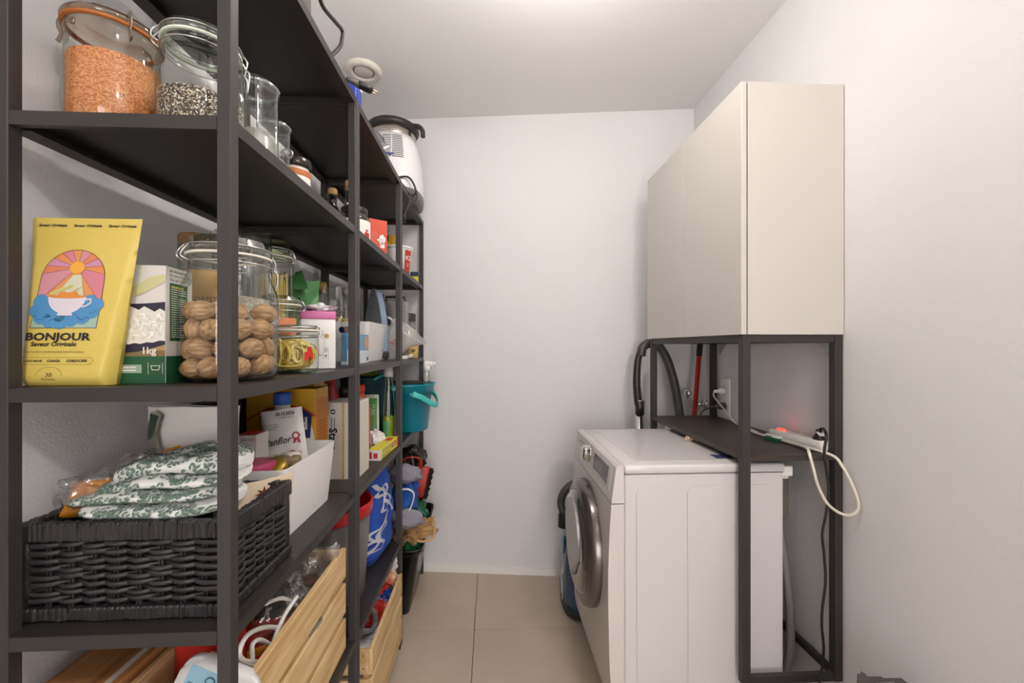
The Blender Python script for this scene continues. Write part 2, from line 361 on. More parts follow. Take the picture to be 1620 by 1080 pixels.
WM = mat('#d6d1d2', .28, spec=.5, coat=.2); WMF = mat('#d4cfcb', .32, spec=.5)
t = thing('washing_machine', 'white front-loading washing machine with dark round door under the black frame', 'washing machine', (0, 0, 0))
bm = new(); box(bm, (.447, 1.369, .10), (1.0, 1.979, .918), .004); obj('body', bm, WM, t)
bm = new(); box(bm, (.447, 1.366, .9205), (1.004, 1.982, .951), .007, 0, None, 2); box(bm, (.50, 1.41, .9505), (.96, 1.94, .9525), .001); obj('top_lid', bm, WM, t)
bm = new()
prism(bm, [(.4445, 1.0-.049), (.426, .951), (.418, .944), (.4015, .825), (.4445, .825)], .616, 0, Matrix(((1, 0, 0, 0), (0, 0, -1, 1.982), (0, 1, 0, 0), (0, 0, 0, 1))))
obj('control_panel', bm, WMF, t)
bm = new()
prism(bm, [(.4445, .8215), (.4015, .8215), (.395, .72), (.391, .6), (.391, .48), (.395, .3), (.403, .15), (.412, .10), (.4445, .10)], .616, 0, Matrix(((1, 0, 0, 0), (0, 0, -1, 1.982), (0, 1, 0, 0), (0, 0, 0, 1))))
obj('front_panel', bm, WMF, t)
for x in (.487, .662, .835):   # embossed arches on the side
    bm = new(); w = .128; pts = [(x, .12), (x+w, .12)]
    for k in range(7): a = k/6*pi/2; pts.append((x+w-.02+.02*cos(a), .86+.02*sin(a)))
    for k in range(7): a = pi/2+k/6*pi/2; pts.append((x+.02+.02*cos(a), .86+.02*sin(a)))
    Mx = Matrix(((1, 0, 0, 0), (0, 0, -1, 1.3685), (0, 1, 0, 0), (0, 0, 0, 1)))
    tb = bmesh.new(); prism(tb, pts, .0035); top = [f for f in tb.faces if all(v.co.z > .003 for v in f.verts)]
    bmesh.ops.bevel(tb, geom=[e for f in top for e in f.edges], offset=.003, segments=2, affect='EDGES'); add(bm, tb, 0, Mx)
    obj('embossed_panel', bm, WM, t)
nrm = Matrix(((0, 0, -1, 0), (-1, 0, 0, 0), (0, 1, 0, 0), (0, 0, 0, 1)))   # u along -Y, v up, out of the front (-X)
CP = Tm(.4100, 0, .885) @ Matrix.Rotation(.138, 4, 'Y') @ nrm            # on the sloping control panel
bm = new(); box(bm, (-1.66, -.03, 0), (-1.40, .053, .0028), .002, 0, CP); obj('display_bezel', bm, WMF, t)
bm = new(); box(bm, (-1.63, -.018, .0025), (-1.435, .043, .0035), 0, 0, CP)
o = obj('display', bm, mat('#5d5654', .25), t)
bm = new(); rect(bm, CP, -1.60, -.004, -1.50, .026, 0, .004); obj('screen', bm, mat('#6f6764', .2), o)
bm = new(); lathe(bm, [(.036, 0), (.036, .006), (.031, .008), (.030, .026), (.027, .03), (0, .031)], CP @ Tm(-1.72, .018, 0), 32); obj('dial', bm, CHROME, t)
bm = new(); box(bm, (-1.965, -.052, 0), (-1.815, .004, .003), .002, 0, CP); obj('detergent_drawer', bm, mat('#d8d3d1', .35), t)
bm = new(); text(bm, 'SAMSUNG', .014, CP @ Tm(-1.875, .03, .0006), 0, bold=.0002, sx=1.2); obj('lettering', bm, mat('#77716d', .5), t)
bm = new(); text(bm, '8 kg', .016, Tm(.3975, 0, .765) @ Matrix.Rotation(.064, 4, 'Y') @ nrm @ Tm(-1.93, 0, .001), 0); obj('lettering', bm, mat('#8a8480', .5), t)
DC = Tm(.3925, 1.672, .565) @ Matrix(((0, 0, -1, 0), (-1, 0, 0, 0), (0, 1, 0, 0), (0, 0, 0, 1)))
bm = new(); lathe(bm, [(.238, 0), (.238, .022), (.232, .034), (.215, .044), (.2, .047), (.196, .043)], DC, 56, 0, False); d = obj('door', bm, mat('#6a625f', .22, .75), t)
bm = new(); lathe(bm, [(.1965, .043), (.19, .053), (.175, .0585), (.15, .061), (.08, .062), (0, .062)], DC, 56, 0, False); obj('door_glass', bm, mat('#4b4543', .06, .25, coat=1, spec=.9), d)
bm = new(); pts = []
for k in range(17): a = pi*k/16; pts.append((.135*cos(a), .035+.125*sin(a)))
pts += [(-.125, -.03), (-.06, -.1), (.0, -.125), (.06, -.1), (.125, -.03)]
tb = bmesh.new(); prism(tb, pts, .008); bmesh.ops.bevel(tb, geom=[e for e in tb.edges if abs(e.verts[0].co.z-.008) < 1e-6 and abs(e.verts[1].co.z-.008) < 1e-6], offset=.003, segments=2, affect='EDGES'); add(bm, tb, 0, DC @ Tm(0, .005, .0595)); obj('laundry_hatch', bm, mat('#a39c99', .3, .3), d)
bm = new(); prism(bm, [(-.135, -.03), (-.06, -.115), (0, -.145), (.06, -.115), (.135, -.03), (.125, -.03), (.06, -.1), (0, -.125), (-.06, -.1), (-.125, -.03)][::-1], .0062, 0, DC @ Tm(0, .005, .0595)); obj('hatch_grip', bm, mat('#5e5856', .3, .4), d)
bm = new(); lathe(bm, [(.018, 0), (.018, .022), (.015, .024), (0, .024)], Tm(.855, 1.955, .951), 20); obj('inlet_cap', bm, WHITE, t)
bm = new(); box(bm, (1.0, 1.37, .905), (1.035, 1.6, .94), .003); box(bm, (1.005, 1.38, .895), (1.025, 1.6, .905)); obj('rear_rail', bm, WHITE, t)
bm = new()
for x in (.47, .97):
    for y in (1.40, 1.95): lathe(bm, [(.02, 0), (.02, .09), (.012, .1)], Tm(x, y, 0), 16)
obj('foot', bm, BLACKM, t)

# ---------------------------------------------------------------- behind and around the washing machine
t = thing('vacuum_cleaner', 'blue and black canister vacuum cleaner standing on end behind the washing machine', 'vacuum cleaner', (.508, 2.13, 0))
bm = new(); lathe(bm, [(.10, .012), (.135, .03), (.142, .09), (.14, .3), (.13, .40), (.10, .455), (.05, .475), (0, .478)], Tm(0, 0, 0), 32, 0, True, True, 2.8); obj('body', bm, mat('#123a5c', .25, coat=.4), t)
bm = new(); lathe(bm, [(.125, 0), (.141, .012), (.144, .035), (.139, .05)], None, 32, 0, True, True, 2.8); obj('bumper', bm, mat('#24262b', .5), t)
bm = new(); tube(bm, [(-.143, -.03, .06), (-.145, -.03, .12), (-.144, .02, .15), (-.143, .05, .1), (-.143, .05, .06)], .006, 8); obj('trim_band', bm, mat('#b9bcc0', .3, .7), t)
bm = new(); lathe(bm, [(.03, 0), (.03, .006), (.024, .009), (0, .009)], Tm(-.139, -.02, .335, 0, 0, -pi/2) @ Matrix.Diagonal((1.6, .8, 1, 1)), 24); obj('emblem', bm, mat('#8fa3b5', .3, .5), t)
bm = new(); lathe(bm, [(.034, -.01), (.032, .05), (.026, .065)], Tm(-.125, .02, .42), 20); obj('hose_socket', bm, BLACKM, t)
def ribbed(bm, P, r, pitch=.006, amp=.0022, n=12):
    Q = spline(P, 10); Ls = [0]
    for a, b in zip(Q, Q[1:]): Ls.append(Ls[-1]+(b-a).length)
    L = Ls[-1]; m = int(L/pitch*2); out = []; j = 0
    for i in range(m+1):
        s = L*i/m
        while j < len(Ls)-2 and Ls[j+1] < s: j += 1
        out.append(Q[j].lerp(Q[j+1], (s-Ls[j])/max(1e-9, Ls[j+1]-Ls[j])))
    tube(bm, out, lambda u: r+amp*(1 if int(round(u*m)) % 2 else 0), n, sm=0)
bm = new(); ribbed(bm, [(-.130, .02, .48), (-.142, .03, .53), (-.125, .03, .585), (-.07, .05, .62), (.02, .08, .60), (.1, .09, .42)], .019); obj('hose', bm, mat('#4d4a48', .5), t)
t = thing('vacuum_hose', 'black curved vacuum handle with ribbed grey hose and chrome tube behind the frame', 'hose', (0, 0, 0))
H = [pt(x, y, y=2.2) for x, y in ((1010, 640), (1007, 605), (1009, 570), (1014, 555))]
bm = new(); tube(bm, H, lambda u: .0215-.004*u if u < .9 else .019, 14); obj('handle', bm, mat('#2a2625', .35), t)
bm = new(); tube(bm, [pt(1014, 563, y=2.2), pt(1017, 549, y=2.2), pt(1028, 542, y=2.2)], .0245, 14); obj('elbow', bm, mat('#3f3b39', .35), t)
bm = new(); ribbed(bm, [pt(x, y, y=2.2) for x, y in ((1028, 542), (1040, 545), (1054, 566), (1065, 600), (1073, 640), (1076, 672))]+[(1.03, 2.2, .7), (.98, 2.19, .5)], .022, .0085, .0025, 14); obj('hose', bm, mat('#4a4a49', .4), t)
a = pt(1012, 634, y=2.2); b = pt(1012, 655, y=2.2)
bm = new(); tube(bm, [a, b], .024, 16, sm=0); obj('collar', bm, mat('#2b2929', .35), t)
bm = new(); tube(bm, [a+Vector((0, 0, .006)), a+Vector((0, 0, -.003))], .0252, 16, sm=0); obj('ring', bm, mat('#8b8886', .3, .6), t)
bm = new(); tube(bm, [b, Vector((b.x+.003, 2.2, .04))], .020, 16, sm=0); obj('tube', bm, CHROME, t)
bm = new(); box(bm, (b.x-.006, 2.178, .80), (b.x+.006, 2.184, b.z-.01), .001); obj('latch_strip', bm, BLACKM, t)
for z in (.86, .89, .92, .95):
    pass
bm = new(); box(bm, (b.x-.1, 2.15, 0), (b.x+.1, 2.25, .05), .012, 0, None, 2); obj('floor_head', bm, BLACKM, t)
t = thing('mop', 'mop with a red handle and black grip leaning in the corner', 'mop', (0, 0, 0))
a = Vector((1.012, 2.17, .06)); b = pt(1106, 563, y=2.2); c = b+(b-a).normalized()*.16
bm = new(); tube(bm, [a, b], .0125, 14, sm=0); obj('handle', bm, mat('#a51d18', .3), t)
bm = new(); tube(bm, [b, c], .0155, 14, sm=0); obj('grip', bm, BLACKM, t)
bm = new(); box(bm, (.93, 2.12, .0), (1.09, 2.22, .045), .01, 0, None, 2); obj('mop_head', bm, mat('#8f8c8a', .9, bump=.5, bscale=300), t)
t = thing('wall_tap', 'chrome double-spout wall tap above the black shelf by the corner', 'tap', (1.171, 2.235, 1.035))
bm = new(); lathe(bm, [(.031, 0), (.031, -.004), (.022, -.012), (.012, -.014)], Tm(0, -.02, 0, 0, 0, pi/2), 24); obj('rosette', bm, CHROME, t)
bm = new(); tube(bm, [(0, -.02, 0), (-.05, -.02, 0)], .013, 14, sm=0); tube(bm, [(-.05, .0, .015), (-.05, -.025, -.005), (-.055, -.045, -.03)], .012, 12, sm=4); tube(bm, [(-.05, -.02, 0), (-.06, -.02, -.055)], .011, 12, sm=0); obj('valve_body', bm, CHROME, t)
bm = new(); lathe(bm, [(.024, 0), (.026, .012), (.02, .02), (0, .02)], Tm(-.06, .055, .05, .6, 0, -pi/2), 16); tube(bm, [(-.05, 0, .012), (-.06, .055, .05)], .008, 10, sm=0); obj('tap_handle', bm, CHROME, t)
# double wall outlet with two plugs
t = thing('wall_outlet', 'white vertical double wall socket above the black shelf', 'socket', (1.171, 2.012, 1.09))
OM = Matrix(((0, 0, -1, 0), (-1, 0, 0, 0), (0, 1, 0, 0), (0, 0, 0, 1)))
bm = new(); box(bm, (-.042, -.1, 0), (.042, .1, .008), .003, 0, OM, 2); o = obj('plate', bm, mat('#ece9e6', .35), t)
for v in (.037, -.037):
    bm = new(); lathe(bm, [(.024, .0083), (.021, .0085), (.020, .004), (0, .004)], OM @ Tm(0, v, 0), 24, 0, False); obj('socket', bm, mat('#d9d6d2', .4), o)
t = thing('plug', 'white plug in the upper wall socket with a white lead running along the shelf', 'plug', (1.171, 2.012, 1.127))
bm = new(); lathe(bm, [(.017, .009), (.0165, .03), (.009, .04), (.007, .06), (0, .061)], OM, 16); obj('plug_body', bm, mat('#e8e4de', .4), t)
def rel(P, o): return [Vector(p)-o.location for p in P]
bm = new(); tube(bm, rel([(1.111, 2.012, 1.127), (1.105, 2.0, 1.10), (1.115, 1.93, 1.05), (1.12, 1.85, 1.0), (1.118, 1.75, .9965), (1.10, 1.66, .9965)], t), .0035, 8); obj('lead', bm, mat('#dad3c6', .5), t)
t = thing('plug', 'grey plug in the lower wall socket with a grey lead', 'plug', (1.171, 2.012, 1.053))
bm = new(); lathe(bm, [(.019, .009), (.018, .03), (.008, .045), (.006, .06), (0, .061)], OM, 16); obj('plug_body', bm, mat('#5b5654', .45), t)
bm = new(); tube(bm, rel([(1.111, 2.012, 1.053), (1.09, 2.03, 1.04), (1.08, 2.07, 1.015), (1.1, 2.13, .96), (1.12, 2.14, .8)], t), .004, 8); obj('lead', bm, mat('#5b5654', .45), t)
# power strip on the shelf
A, B = Vector((1.118, 1.585, .991)), Vector((1.142, 1.352, .991)); d = B-A
t = thing('power_strip', 'white power strip with a glowing red switch on the black shelf', 'power strip', A, math.atan2(d.y, d.x))
L = d.length
bm = new(); box(bm, (0, -.024, .0003), (L, .024, .036), .005, 0, None, 2); obj('strip_body', bm, mat('#e9e5dd', .4), t)
bm = new(); box(bm, (.02, -.0246, .014), (L-.02, .0246, .016)); obj('seam', bm, mat('#bdb8ae', .5), t)
bm = new(); box(bm, (.022, -.008, .036), (.05, .010, .041), .002); obj('switch', bm, mat('#ff2a1c', .3, emit=6), t)
for x in (.095, .145):
    bm = new(); lathe(bm, [(.018, .0365), (.0175, .037), (.0165, .0362), (0, .0362)], Tm(x, 0, 0), 20, 0, False); obj('outlet', bm, mat('#cfcac0', .5), t)
P0 = A+d*.86
t = thing('plug', 'black angled plug in the power strip with a long black cord hanging down', 'plug', (P0.x, P0.y, .991+.036))
bm = new(); lathe(bm, [(.019, .0005), (.018, .006), (.009, .022), (.009, .034), (0, .035)], None, 16); obj('plug_body', bm, BLACK, t)
bm = new(); box(bm, (-.010, -.011, .012), (.010, .011, .019), .002, 0, Tm(0, 0, .008, 0, .5)); obj('label_band', bm, WHITE, t)
cord = [(P0.x, P0.y, 1.06), (P0.x, P0.y-.02, 1.068)]+[pt(x, y, y=1.300) for x, y in ((1307, 690), (1304, 715), (1307, 740), (1311, 775), (1307, 812), (1301, 845), (1304, 880), (1306, 920), (1301, 962), (1300, 990), (1303, 1025), (1300, 1060), (1296, 1085), (1294, 1120))]
bm = new(); tube(bm, rel(cord, t), .0042, 8); obj('cord', bm, mat('#1b1a1b', .5), t)
t = thing('extension_lead', 'thick white lead of the power strip looping off the shelf against the wall', 'cable', (0, 0, 0))
z0 = .9965
W0 = [pt(1180, 678, z=z0), pt(1200, 686, z=z0), pt(1222, 692, z=z0), pt(1245, 698, z=z0), Vector((1.09, 1.42, 1.0)), Vector((1.075, 1.36, 1.004)), pt(1280, 716, y=1.305)]
W1 = [pt(x, y, y=1.295) for x, y in ((1287, 742), (1294, 768), (1308, 795), (1326, 810))]+[pt(1344, 815, y=1.27), pt(1357, 806, y=1.255), pt(1357, 790, y=1.255), pt(1346, 762, y=1.27), pt(1333, 738, y=1.285)]
W2 = [pt(1320, 722, y=1.305), Vector((1.10, 1.345, 1.000)), Vector((1.098, 1.42, .9975)), Vector((1.092, 1.52, .9975)), Vector((1.10, 1.60, 1.0)), Vector((1.118, 1.592, 1.008))]
bm = new(); tube(bm, W0+W1+W2, .0047, 8); obj('lead', bm, mat('#e6dfd0', .45), t)
c = pt(1223, 693, z=1.0)
bm = new(); box(bm, (-.028, -.0095, -.002), (.028, .0095, .0165), .001, 0, Tm(c.x, c.y, .9935, -1.25)); obj('cable_tag', bm, mat('#0f5b34', .5), t)
bm = new(); box(bm, (-.0285, -.0098, .0105), (.0285, .0098, .0175), .0005, 0, Tm(c.x, c.y, .9935, -1.25)); Mx = Tm(c.x, c.y, .9935, -1.25) @ Matrix(((1, 0, 0, 0), (0, 0, -1, -.0102), (0, 1, 0, 0), (0, 0, 0, 1)))
obj('tag_sticker', bm, PAPER, t)
bm = new()
for k in range(8): rect(bm, Mx, -.024+k*.0035, .0115, -.0222+k*.0035+(k % 3)*.0006, .0165)
obj('barcode', bm, INK, t)
# pieces behind and on top of the machine
t = thing('drain_hose', 'grey corrugated drain hose running down behind the washing machine', 'hose', (0, 0, 0))
bm = new(); ribbed(bm, [(1.05, 1.56, .80), (1.10, 1.54, .66), (1.118, 1.52, .5), (1.12, 1.5, .35), (1.118, 1.5, .2), (1.12, 1.55, .03)], .013, .006, .002); obj('ribbed_tube', bm, mat('#8f8d90', .5), t)
t = thing('junction_box', 'beige-grey flat box on the wall behind the machine with a pale cable', 'box', (1.171, 1.63, .76))
bm = new(); box(bm, (-.028, -.06, -.085), (0, .06, .085), .008, 0, None, 2); obj('cover', bm, mat('#8f867c', .5), t)
bm = new(); tube(bm, [(-.035, -.045, .08), (-.038, -.05, .02), (-.05, -.06, -.05), (-.08, -.06, -.09), (-.12, -.06, -.11)], .005, 8); obj('cable', bm, mat('#e5dccb', .5), t)
t = thing('packaging_scrap', 'crumpled orange-brown scrap lying on the machine under the shelf edge', 'scrap', pt(1092, 697, z=.953))
bm = new(); blob(bm, (0, 0, .010), .014, .7, 3, 3, 0, (1.6, 1, .62), False, 2.5, .0006); blob(bm, (.03, -.02, .008), .011, .8, 5, 2, 0, (1.5, 1.0, .55), False, 2.5, .0006); obj('scrap', bm, mat('#b78157', .6, noise_s=90, h2='#e3d2c2'), t)
bm = new(); grid(bm, lambda u, v: Vector((.80+.12*u, 1.43+.05*v+.01*u, .9535+.004*(1-abs(2*v-1))+.0015*sin(u*19))), 14, 6)
tag(obj('blue_cloth', bm, mat('#1c2c52', .8)), 'dark blue cloth lying on the machine below the shelf', 'cloth')
# dark caddy by the right wall, cut by the lower edge of the picture
t = thing('plastic_caddy', 'dark grey plastic caddy with a notched rim in the lower corner by the wall', 'caddy', (1.02, 1.0, 0))
bm = new()
cx0, cx1, top = -.097, .145, .515
def cad(y): return [(cx0, y, 0), (cx1, y, 0), (cx1, y, .40), (.03, y, top-.014), (.02, y, top-.006), (-.03, y, top-.004), (-.032, y, top-.0), (-.07, y, top+.002), (-.075, y, top+.008), (-.088, y, top+.016), (-.09, y, top+.008), (cx0, y, top+.010)]
f0, f1 = cad(0), [(x+.02, y, z-.06 if z > .1 else z) for x, y, z in cad(.025)]; n = len(f0)
poly(bm, f0); poly(bm, f1[::-1])
for i in range(n): poly(bm, [f0[i], f0[(i+1) % n], f1[(i+1) % n], f1[i]])
obj('shell', bm, mat('#4b4747', .45), t)
bm = new(); box(bm, (-.05, -.003, top-.03), (0, -.0005, top-.014), .001); obj('handle_slot', bm, mat('#8a8683', .5), t)

# ================================================================ jars
def clip_jar(name, label, loc, r, h, rn=.86, rz=0, group='glass jars on the shelves', gasket='#e9e4d8', sh=(.66, .8), lidglass='#f7faf6', clip_side=True):
    t = thing(name, label, 'jar', loc, rz, group); q = r*rn; a, b = h*sh[0], h*sh[1]; lz = h*.87
    bm = new(); prof = [(0, .006), (r*.55, .003), (r*.86, .0005), (r*.96, .006), (r, .018)]
    for k in range(7): s = k/6; s2 = s*s*(3-2*s); prof.append((r+(q-r)*s2, a+(b-a)*s))
    prof += [(q, lz-.010), (q*1.07, lz-.008), (q*1.07, lz-.001), (q*.97, lz)]
    lathe(bm, prof, None, 40, 0, False); obj('jar_body', bm, GLASS, t)
    bm = new(); lathe(bm, [(r*.93, .007), (r*.86, .004), (0, .008)], None, 32, 0, False); obj('glass_base', bm, GLASS2, t)
    bm = new(); lathe(bm, [(q*.98, lz+.0002), (q*1.09, lz+.0005), (q*1.09, lz+.004), (q*.98, lz+.0042)], None, 36, 0, False); obj('gasket', bm, mat(gasket, .6), t)
    bm = new(); e = h-lz-.005; lathe(bm, [(q*.9, lz+.0045), (q*1.07, lz+.005), (q*1.08, lz+.005+e*.35), (q*1.0, lz+.005+e*.5), (q*.98, lz+.005+e*.9), (q*.9, h), (0, h-.002)], None, 40, 0, False); obj('lid', bm, glassmat(lidglass, '#b3c4b6', .12, 2), t)
    bm = new(); w = .0016
    for z in (lz-.013, lz+.005+e*.42): tube(bm, [(q*1.09*cos(2*pi*k/24), q*1.09*sin(2*pi*k/24), z) for k in range(24)], w*.8, 6, 0, True, 2)
    fx = -q*1.1   # toggle on the -y side, hinge opposite
    for s in (-1, 1):
        tube(bm, [(s*.011, -q*1.08, lz+.005+e*.42), (s*.013, -q*1.2, lz+.002), (s*.012, -q*1.16, lz-.012)], w, 6, 0, False, 4)
        tube(bm, [(s*.012, -q*1.16, lz-.012), (s*.014, -q*1.26, lz-.02), (s*.013, -q*1.22, lz-.05), (s*.006, -q*1.22, lz-.056), (0, -q*1.22, lz-.057)], w, 6, 0, False, 4)
        tube(bm, [(s*.010, q*1.08, lz+.005+e*.42), (s*.012, q*1.22, lz+.004), (s*.008, q*1.26, lz-.006), (s*.010, q*1.1, lz-.013)], w, 6, 0, False, 4)
    obj('wire_clip', bm, WIRE, t)
    return t
def filling(name, label, cat, loc, r, z0, z1, m, mound=.01, seed=1, tilt=0):
    bm = new(); n = 36
    prof = [(0, z0), (r*.9, z0), (r, z0+.012), (r, z1-.002)]; lathe(bm, prof, None, n, 0, False)
    top = [v for v in bm.verts if abs(v.co.z-(z1-.002)) < 1e-6]
    grid(bm, lambda u, v: Vector((r*v*cos(2*pi*u), r*v*sin(2*pi*u), z1-.002+mound*(1-v*v)+.0025*noise.noise(Vector((cos(2*pi*u)*v*3, sin(2*pi*u)*v*3, seed)))*(1-v**4))), n, 6, 0, True, True)
    for v in bm.verts:
        if v.co.z > z0+.02: v.co.z += tilt*v.co.x/r
    o = obj(name, bm, m, None, loc); return tag(o, label, cat, None, 'stuff')
A, B, C_, D, E_ = (Z[k]+.0006 for k in 'ABCDE'); TT = Z['T']+.0006
LENT = speckle('lentil_grains', [(0, '#b4622c'), (.25, '#c97a42'), (.5, '#d98f58'), (.75, '#e2a06a')], 400, (1, 1, 1.4), .5)
QUIN = speckle('quinoa_grains', [(0, '#1d1614'), (.38, '#3b221d'), (.55, '#7b6a58'), (.72, '#cfc1a6'), (.9, '#efe6d2')], 500)
PALE = speckle('pale_grains', [(0, '#b9a595'), (.4, '#d0bfb0'), (.7, '#e2d6ca'), (.9, '#f0e9e0')], 380)
# tulip jar of lentils with an orange rubber ring under its glass lid
lp = (-.669, .772, A)
t = thing('tulip_jar', 'big glass jar of orange lentils with orange-edged glass lid and metal clips', 'jar', lp, 0, 'glass jars on the shelves')
bm = new(); r = .067; lathe(bm, [(0, .004), (r*.62, .001), (r*.8, .003), (r*.93, .016), (r*.99, .04), (r, .065), (r*.985, .10), (r*.95, .14), (r*.93, .165), (r*.96, .172), (r*.98, .182), (r*.92, .184)], None, 44, 0, False); obj('jar_body', bm, GLASS, t)
bm = new(); lathe(bm, [(r*.93, .1842), (r*1.02, .1845), (r*1.02, .1885), (r*.93, .189)], None, 40, 0, False); obj('rubber_ring', bm, mat('#b56a2c', .5), t)
bm = new(); lathe(bm, [(r*.9, .1892), (r*1.02, .1895), (r*1.03, .196), (r*.99, .201), (r*.6, .202), (0, .200)], None, 44, 0, False); obj('lid', bm, glassmat('#f6ead9', '#b07a40', .1, 2), t)
for a in (3.5, 5.7, 1.5):
    bm = new(); Mx = Tm(0, 0, 0, a)
    tube(bm, [(r*.8, 0, .2035), (r*.98, 0, .204), (r*1.06, 0, .196), (r*1.05, 0, .186), (r*1.0, 0, .177), (r*1.05, 0, .166), (r*1.1, 0, .160)], (.0012, .0065), 8, 0, False, 4, None, Mx); obj('metal_clip', bm, mat('#a69a8c', .3, .9), t)
filling('lentils', 'orange split lentils filling the big tulip jar', 'lentils', lp, r*.93, .006, .134, LENT, .012, 3, .004)
qp = (-.527, .785, A)
clip_jar('clip_jar', 'clip-top glass jar of mixed dark and white quinoa beside the lentil jar', qp, .067, .205, .84, 2.2, gasket='#dfe6d6')
filling('quinoa', 'black, red and white quinoa in the clip jar next to the lentils', 'quinoa', qp, .064, .008, .085, QUIN, .004, 5)
def weck(label, loc, r, h):
    t = thing('glass_jar', label, 'jar', loc, 0, 'glass jars on the shelves')
    bm = new(); lathe(bm, [(0, .006), (r*.7, .002), (r*.93, .002), (r*.97, .012), (r*.97, h*.80), (r*.99, h*.84), (r*.97, h*.88), (r*1.05, h*.93), (r*1.05, h*.96), (r*1.0, h*.985), (0, h)], None, 40, 0, False); obj('jar_body', bm, GLASS2, t)
    bm = new(); lathe(bm, [(r*1.052, h*.925), (r*1.075, h*.94), (r*1.07, h*.955), (r*1.04, h*.965)], None, 40, 0, False); obj('rim', bm, glassmat('#dfe9e2', '#7d9486', .25, 1.5), t)
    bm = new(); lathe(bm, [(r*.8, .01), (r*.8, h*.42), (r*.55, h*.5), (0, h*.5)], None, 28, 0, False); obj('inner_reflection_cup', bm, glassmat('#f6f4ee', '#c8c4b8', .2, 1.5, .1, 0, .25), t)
    return t
weck('tall empty glass jar with a rolled rim, third along the jar shelf', (-.513, .93, A), .045, .213)
weck('small empty glass jar with a rolled rim, behind the tall one', (-.515, 1.012, A), .035, .169)
jp = (-.50, 1.088, A)
t = thing('preserve_jar', 'small preserve jar with orange band and dark metal clip lid', 'jar', jp, 0, 'glass jars on the shelves')
bm = new(); lathe(bm, [(0, .001), (.033, .001), (.035, .006), (.035, .085), (.031, .095)], None, 30); obj('jar_body', bm, mat('#e9e2d8', .15, coat=.6), t)
bm = new(); lathe(bm, [(.0354, .07), (.0356, .072), (.0356, .084), (.0354, .086)], None, 30, 0, False); obj('orange_band', bm, mat('#b86a35', .5), t)
bm = new(); lathe(bm, [(.036, .095), (.037, .097), (.037, .115), (.034, .118), (0, .118)], None, 30); obj('lid', bm, mat('#3a3633', .25, .7), t)
bm = new(); tube(bm, [(-.012, -.037, .108), (-.014, -.044, .118), (0, -.046, .125), (.012, -.044, .116), (.006, -.042, .104), (-.004, -.044, .112), (-.016, -.040, .122)], .0022, 8); obj('clip', bm, WIRE, t)
# bottles further along the same shelf
def bottle(name, label, loc, r, h, rn, glass, cork='#c9a36a', sh=.62, cat='bottle', corkh=.022):
    t = thing(name, label, cat, loc)
    bm = new(); lathe(bm, [(0, .004), (r*.9, .0005), (r, .008), (r, h*sh), (r*.85, h*(sh+.06)), (rn*1.15, h*(sh+.15)), (rn, h*(sh+.2)), (rn, h*.95), (rn*1.2, h*.955), (rn*1.2, h*.985), (rn*.8, h*.987)], None, 28, 0, False); obj('bottle_body', bm, glass, t)
    bm = new(); lathe(bm, [(rn*.75, h*.95), (rn*.8, h*.99), (rn*1.05, h*.99), (rn*1.05, h+corkh*.8), (rn*.9, h+corkh), (0, h+corkh)], None, 20); obj('cork', bm, mat(cork, .8, noise_s=200, noise_a=.25), t)
    return t
bottle('wine_bottle', 'black bottle with a cork stopper standing behind the shelf post', (-.60, 1.60, A), .035, .215, .0165, mat('#141213', .12, coat=.5))
sb = bottle('syrup_bottle', 'clear glass bottle with cork and small ring handle on the neck', (-.573, 1.70, A), .045, .285, .0135, GLASS2, '#d8b272', .5)
bm = new(); tube(bm, [(.045+.014*cos(2*pi*k/16), 0, .195+.014*sin(2*pi*k/16)) for k in range(16)], .0035, 8, 0, True, 2); obj('ring_handle', bm, glassmat('#eef2ee', '#9fb0a6', .3, 1.5), sb)
bm = new(); lathe(bm, [(.042, .006), (.0435, .05), (.0435, .12), (0, .122)], None, 24); obj('syrup', bm, mat('#7d3416', .25), sb)
bj = thing('honey_jar', 'round glass jar with black lid and white label with red print', 'jar', (-.497, 1.535, A))
bm = new(); lathe(bm, [(0, .002), (.045, .001), (.052, .012), (.054, .05), (.052, .1), (.046, .117), (.042, .120)], None, 36); obj('jar_body', bm, GLASS2, bj)
bm = new(); lathe(bm, [(.0, .003), (.044, .004), (.05, .014), (.052, .05), (.05, .09), (0, .092)], None, 32); obj('pale_contents', bm, mat('#d9cfbb', .4), bj)
bm = new(); lathe(bm, [(.045, .119), (.046, .122), (.046, .138), (.043, .142), (0, .142)], None, 36); obj('lid', bm, mat('#221e1c', .35), bj)
def wrap(bm, r, a0, a1, z0, z1, mi=0, n=16): grid(bm, lambda u, v: Vector((r*cos(a0+(a1-a0)*u), r*sin(a0+(a1-a0)*u), z0+(z1-z0)*v)), n, 1, mi)
bm = new(); wrap(bm, .0552, -2.1, .35, .022, .092); obj('label', bm, mat('#efece6', .6), bj)
bm = new(); wrap(bm, .0556, -.6, -.15, .03, .05, 0, 6); wrap(bm, .0556, -.5, -.3, .052, .06, 0, 6); wrap(bm, .0556, -1.6, -1.1, .03, .055, 0, 6); obj('red_print', bm, mat('#b83a2a', .6), bj)
rb = carton('rice_flour_box', 'orange-red cardboard box with a white hand mark, beside the black-lidded jar', .078, .05, .178, (-.492, 1.80, A), .62, mat('#d9523a', .55))
F = face('front', .078, .05, .178)
bm = new(); disc(bm, F, .055, .085, .012, .014, 0); disc(bm, F, .058, .105, .005, .013); disc(bm, F, .049, .103, .005, .011); disc(bm, F, .066, .097, .005, .011); rect(bm, F, .048, .06, .066, .085); disc(bm, F, .042, .092, .008, .005); obj('hand_mark', bm, WHITE, rb)
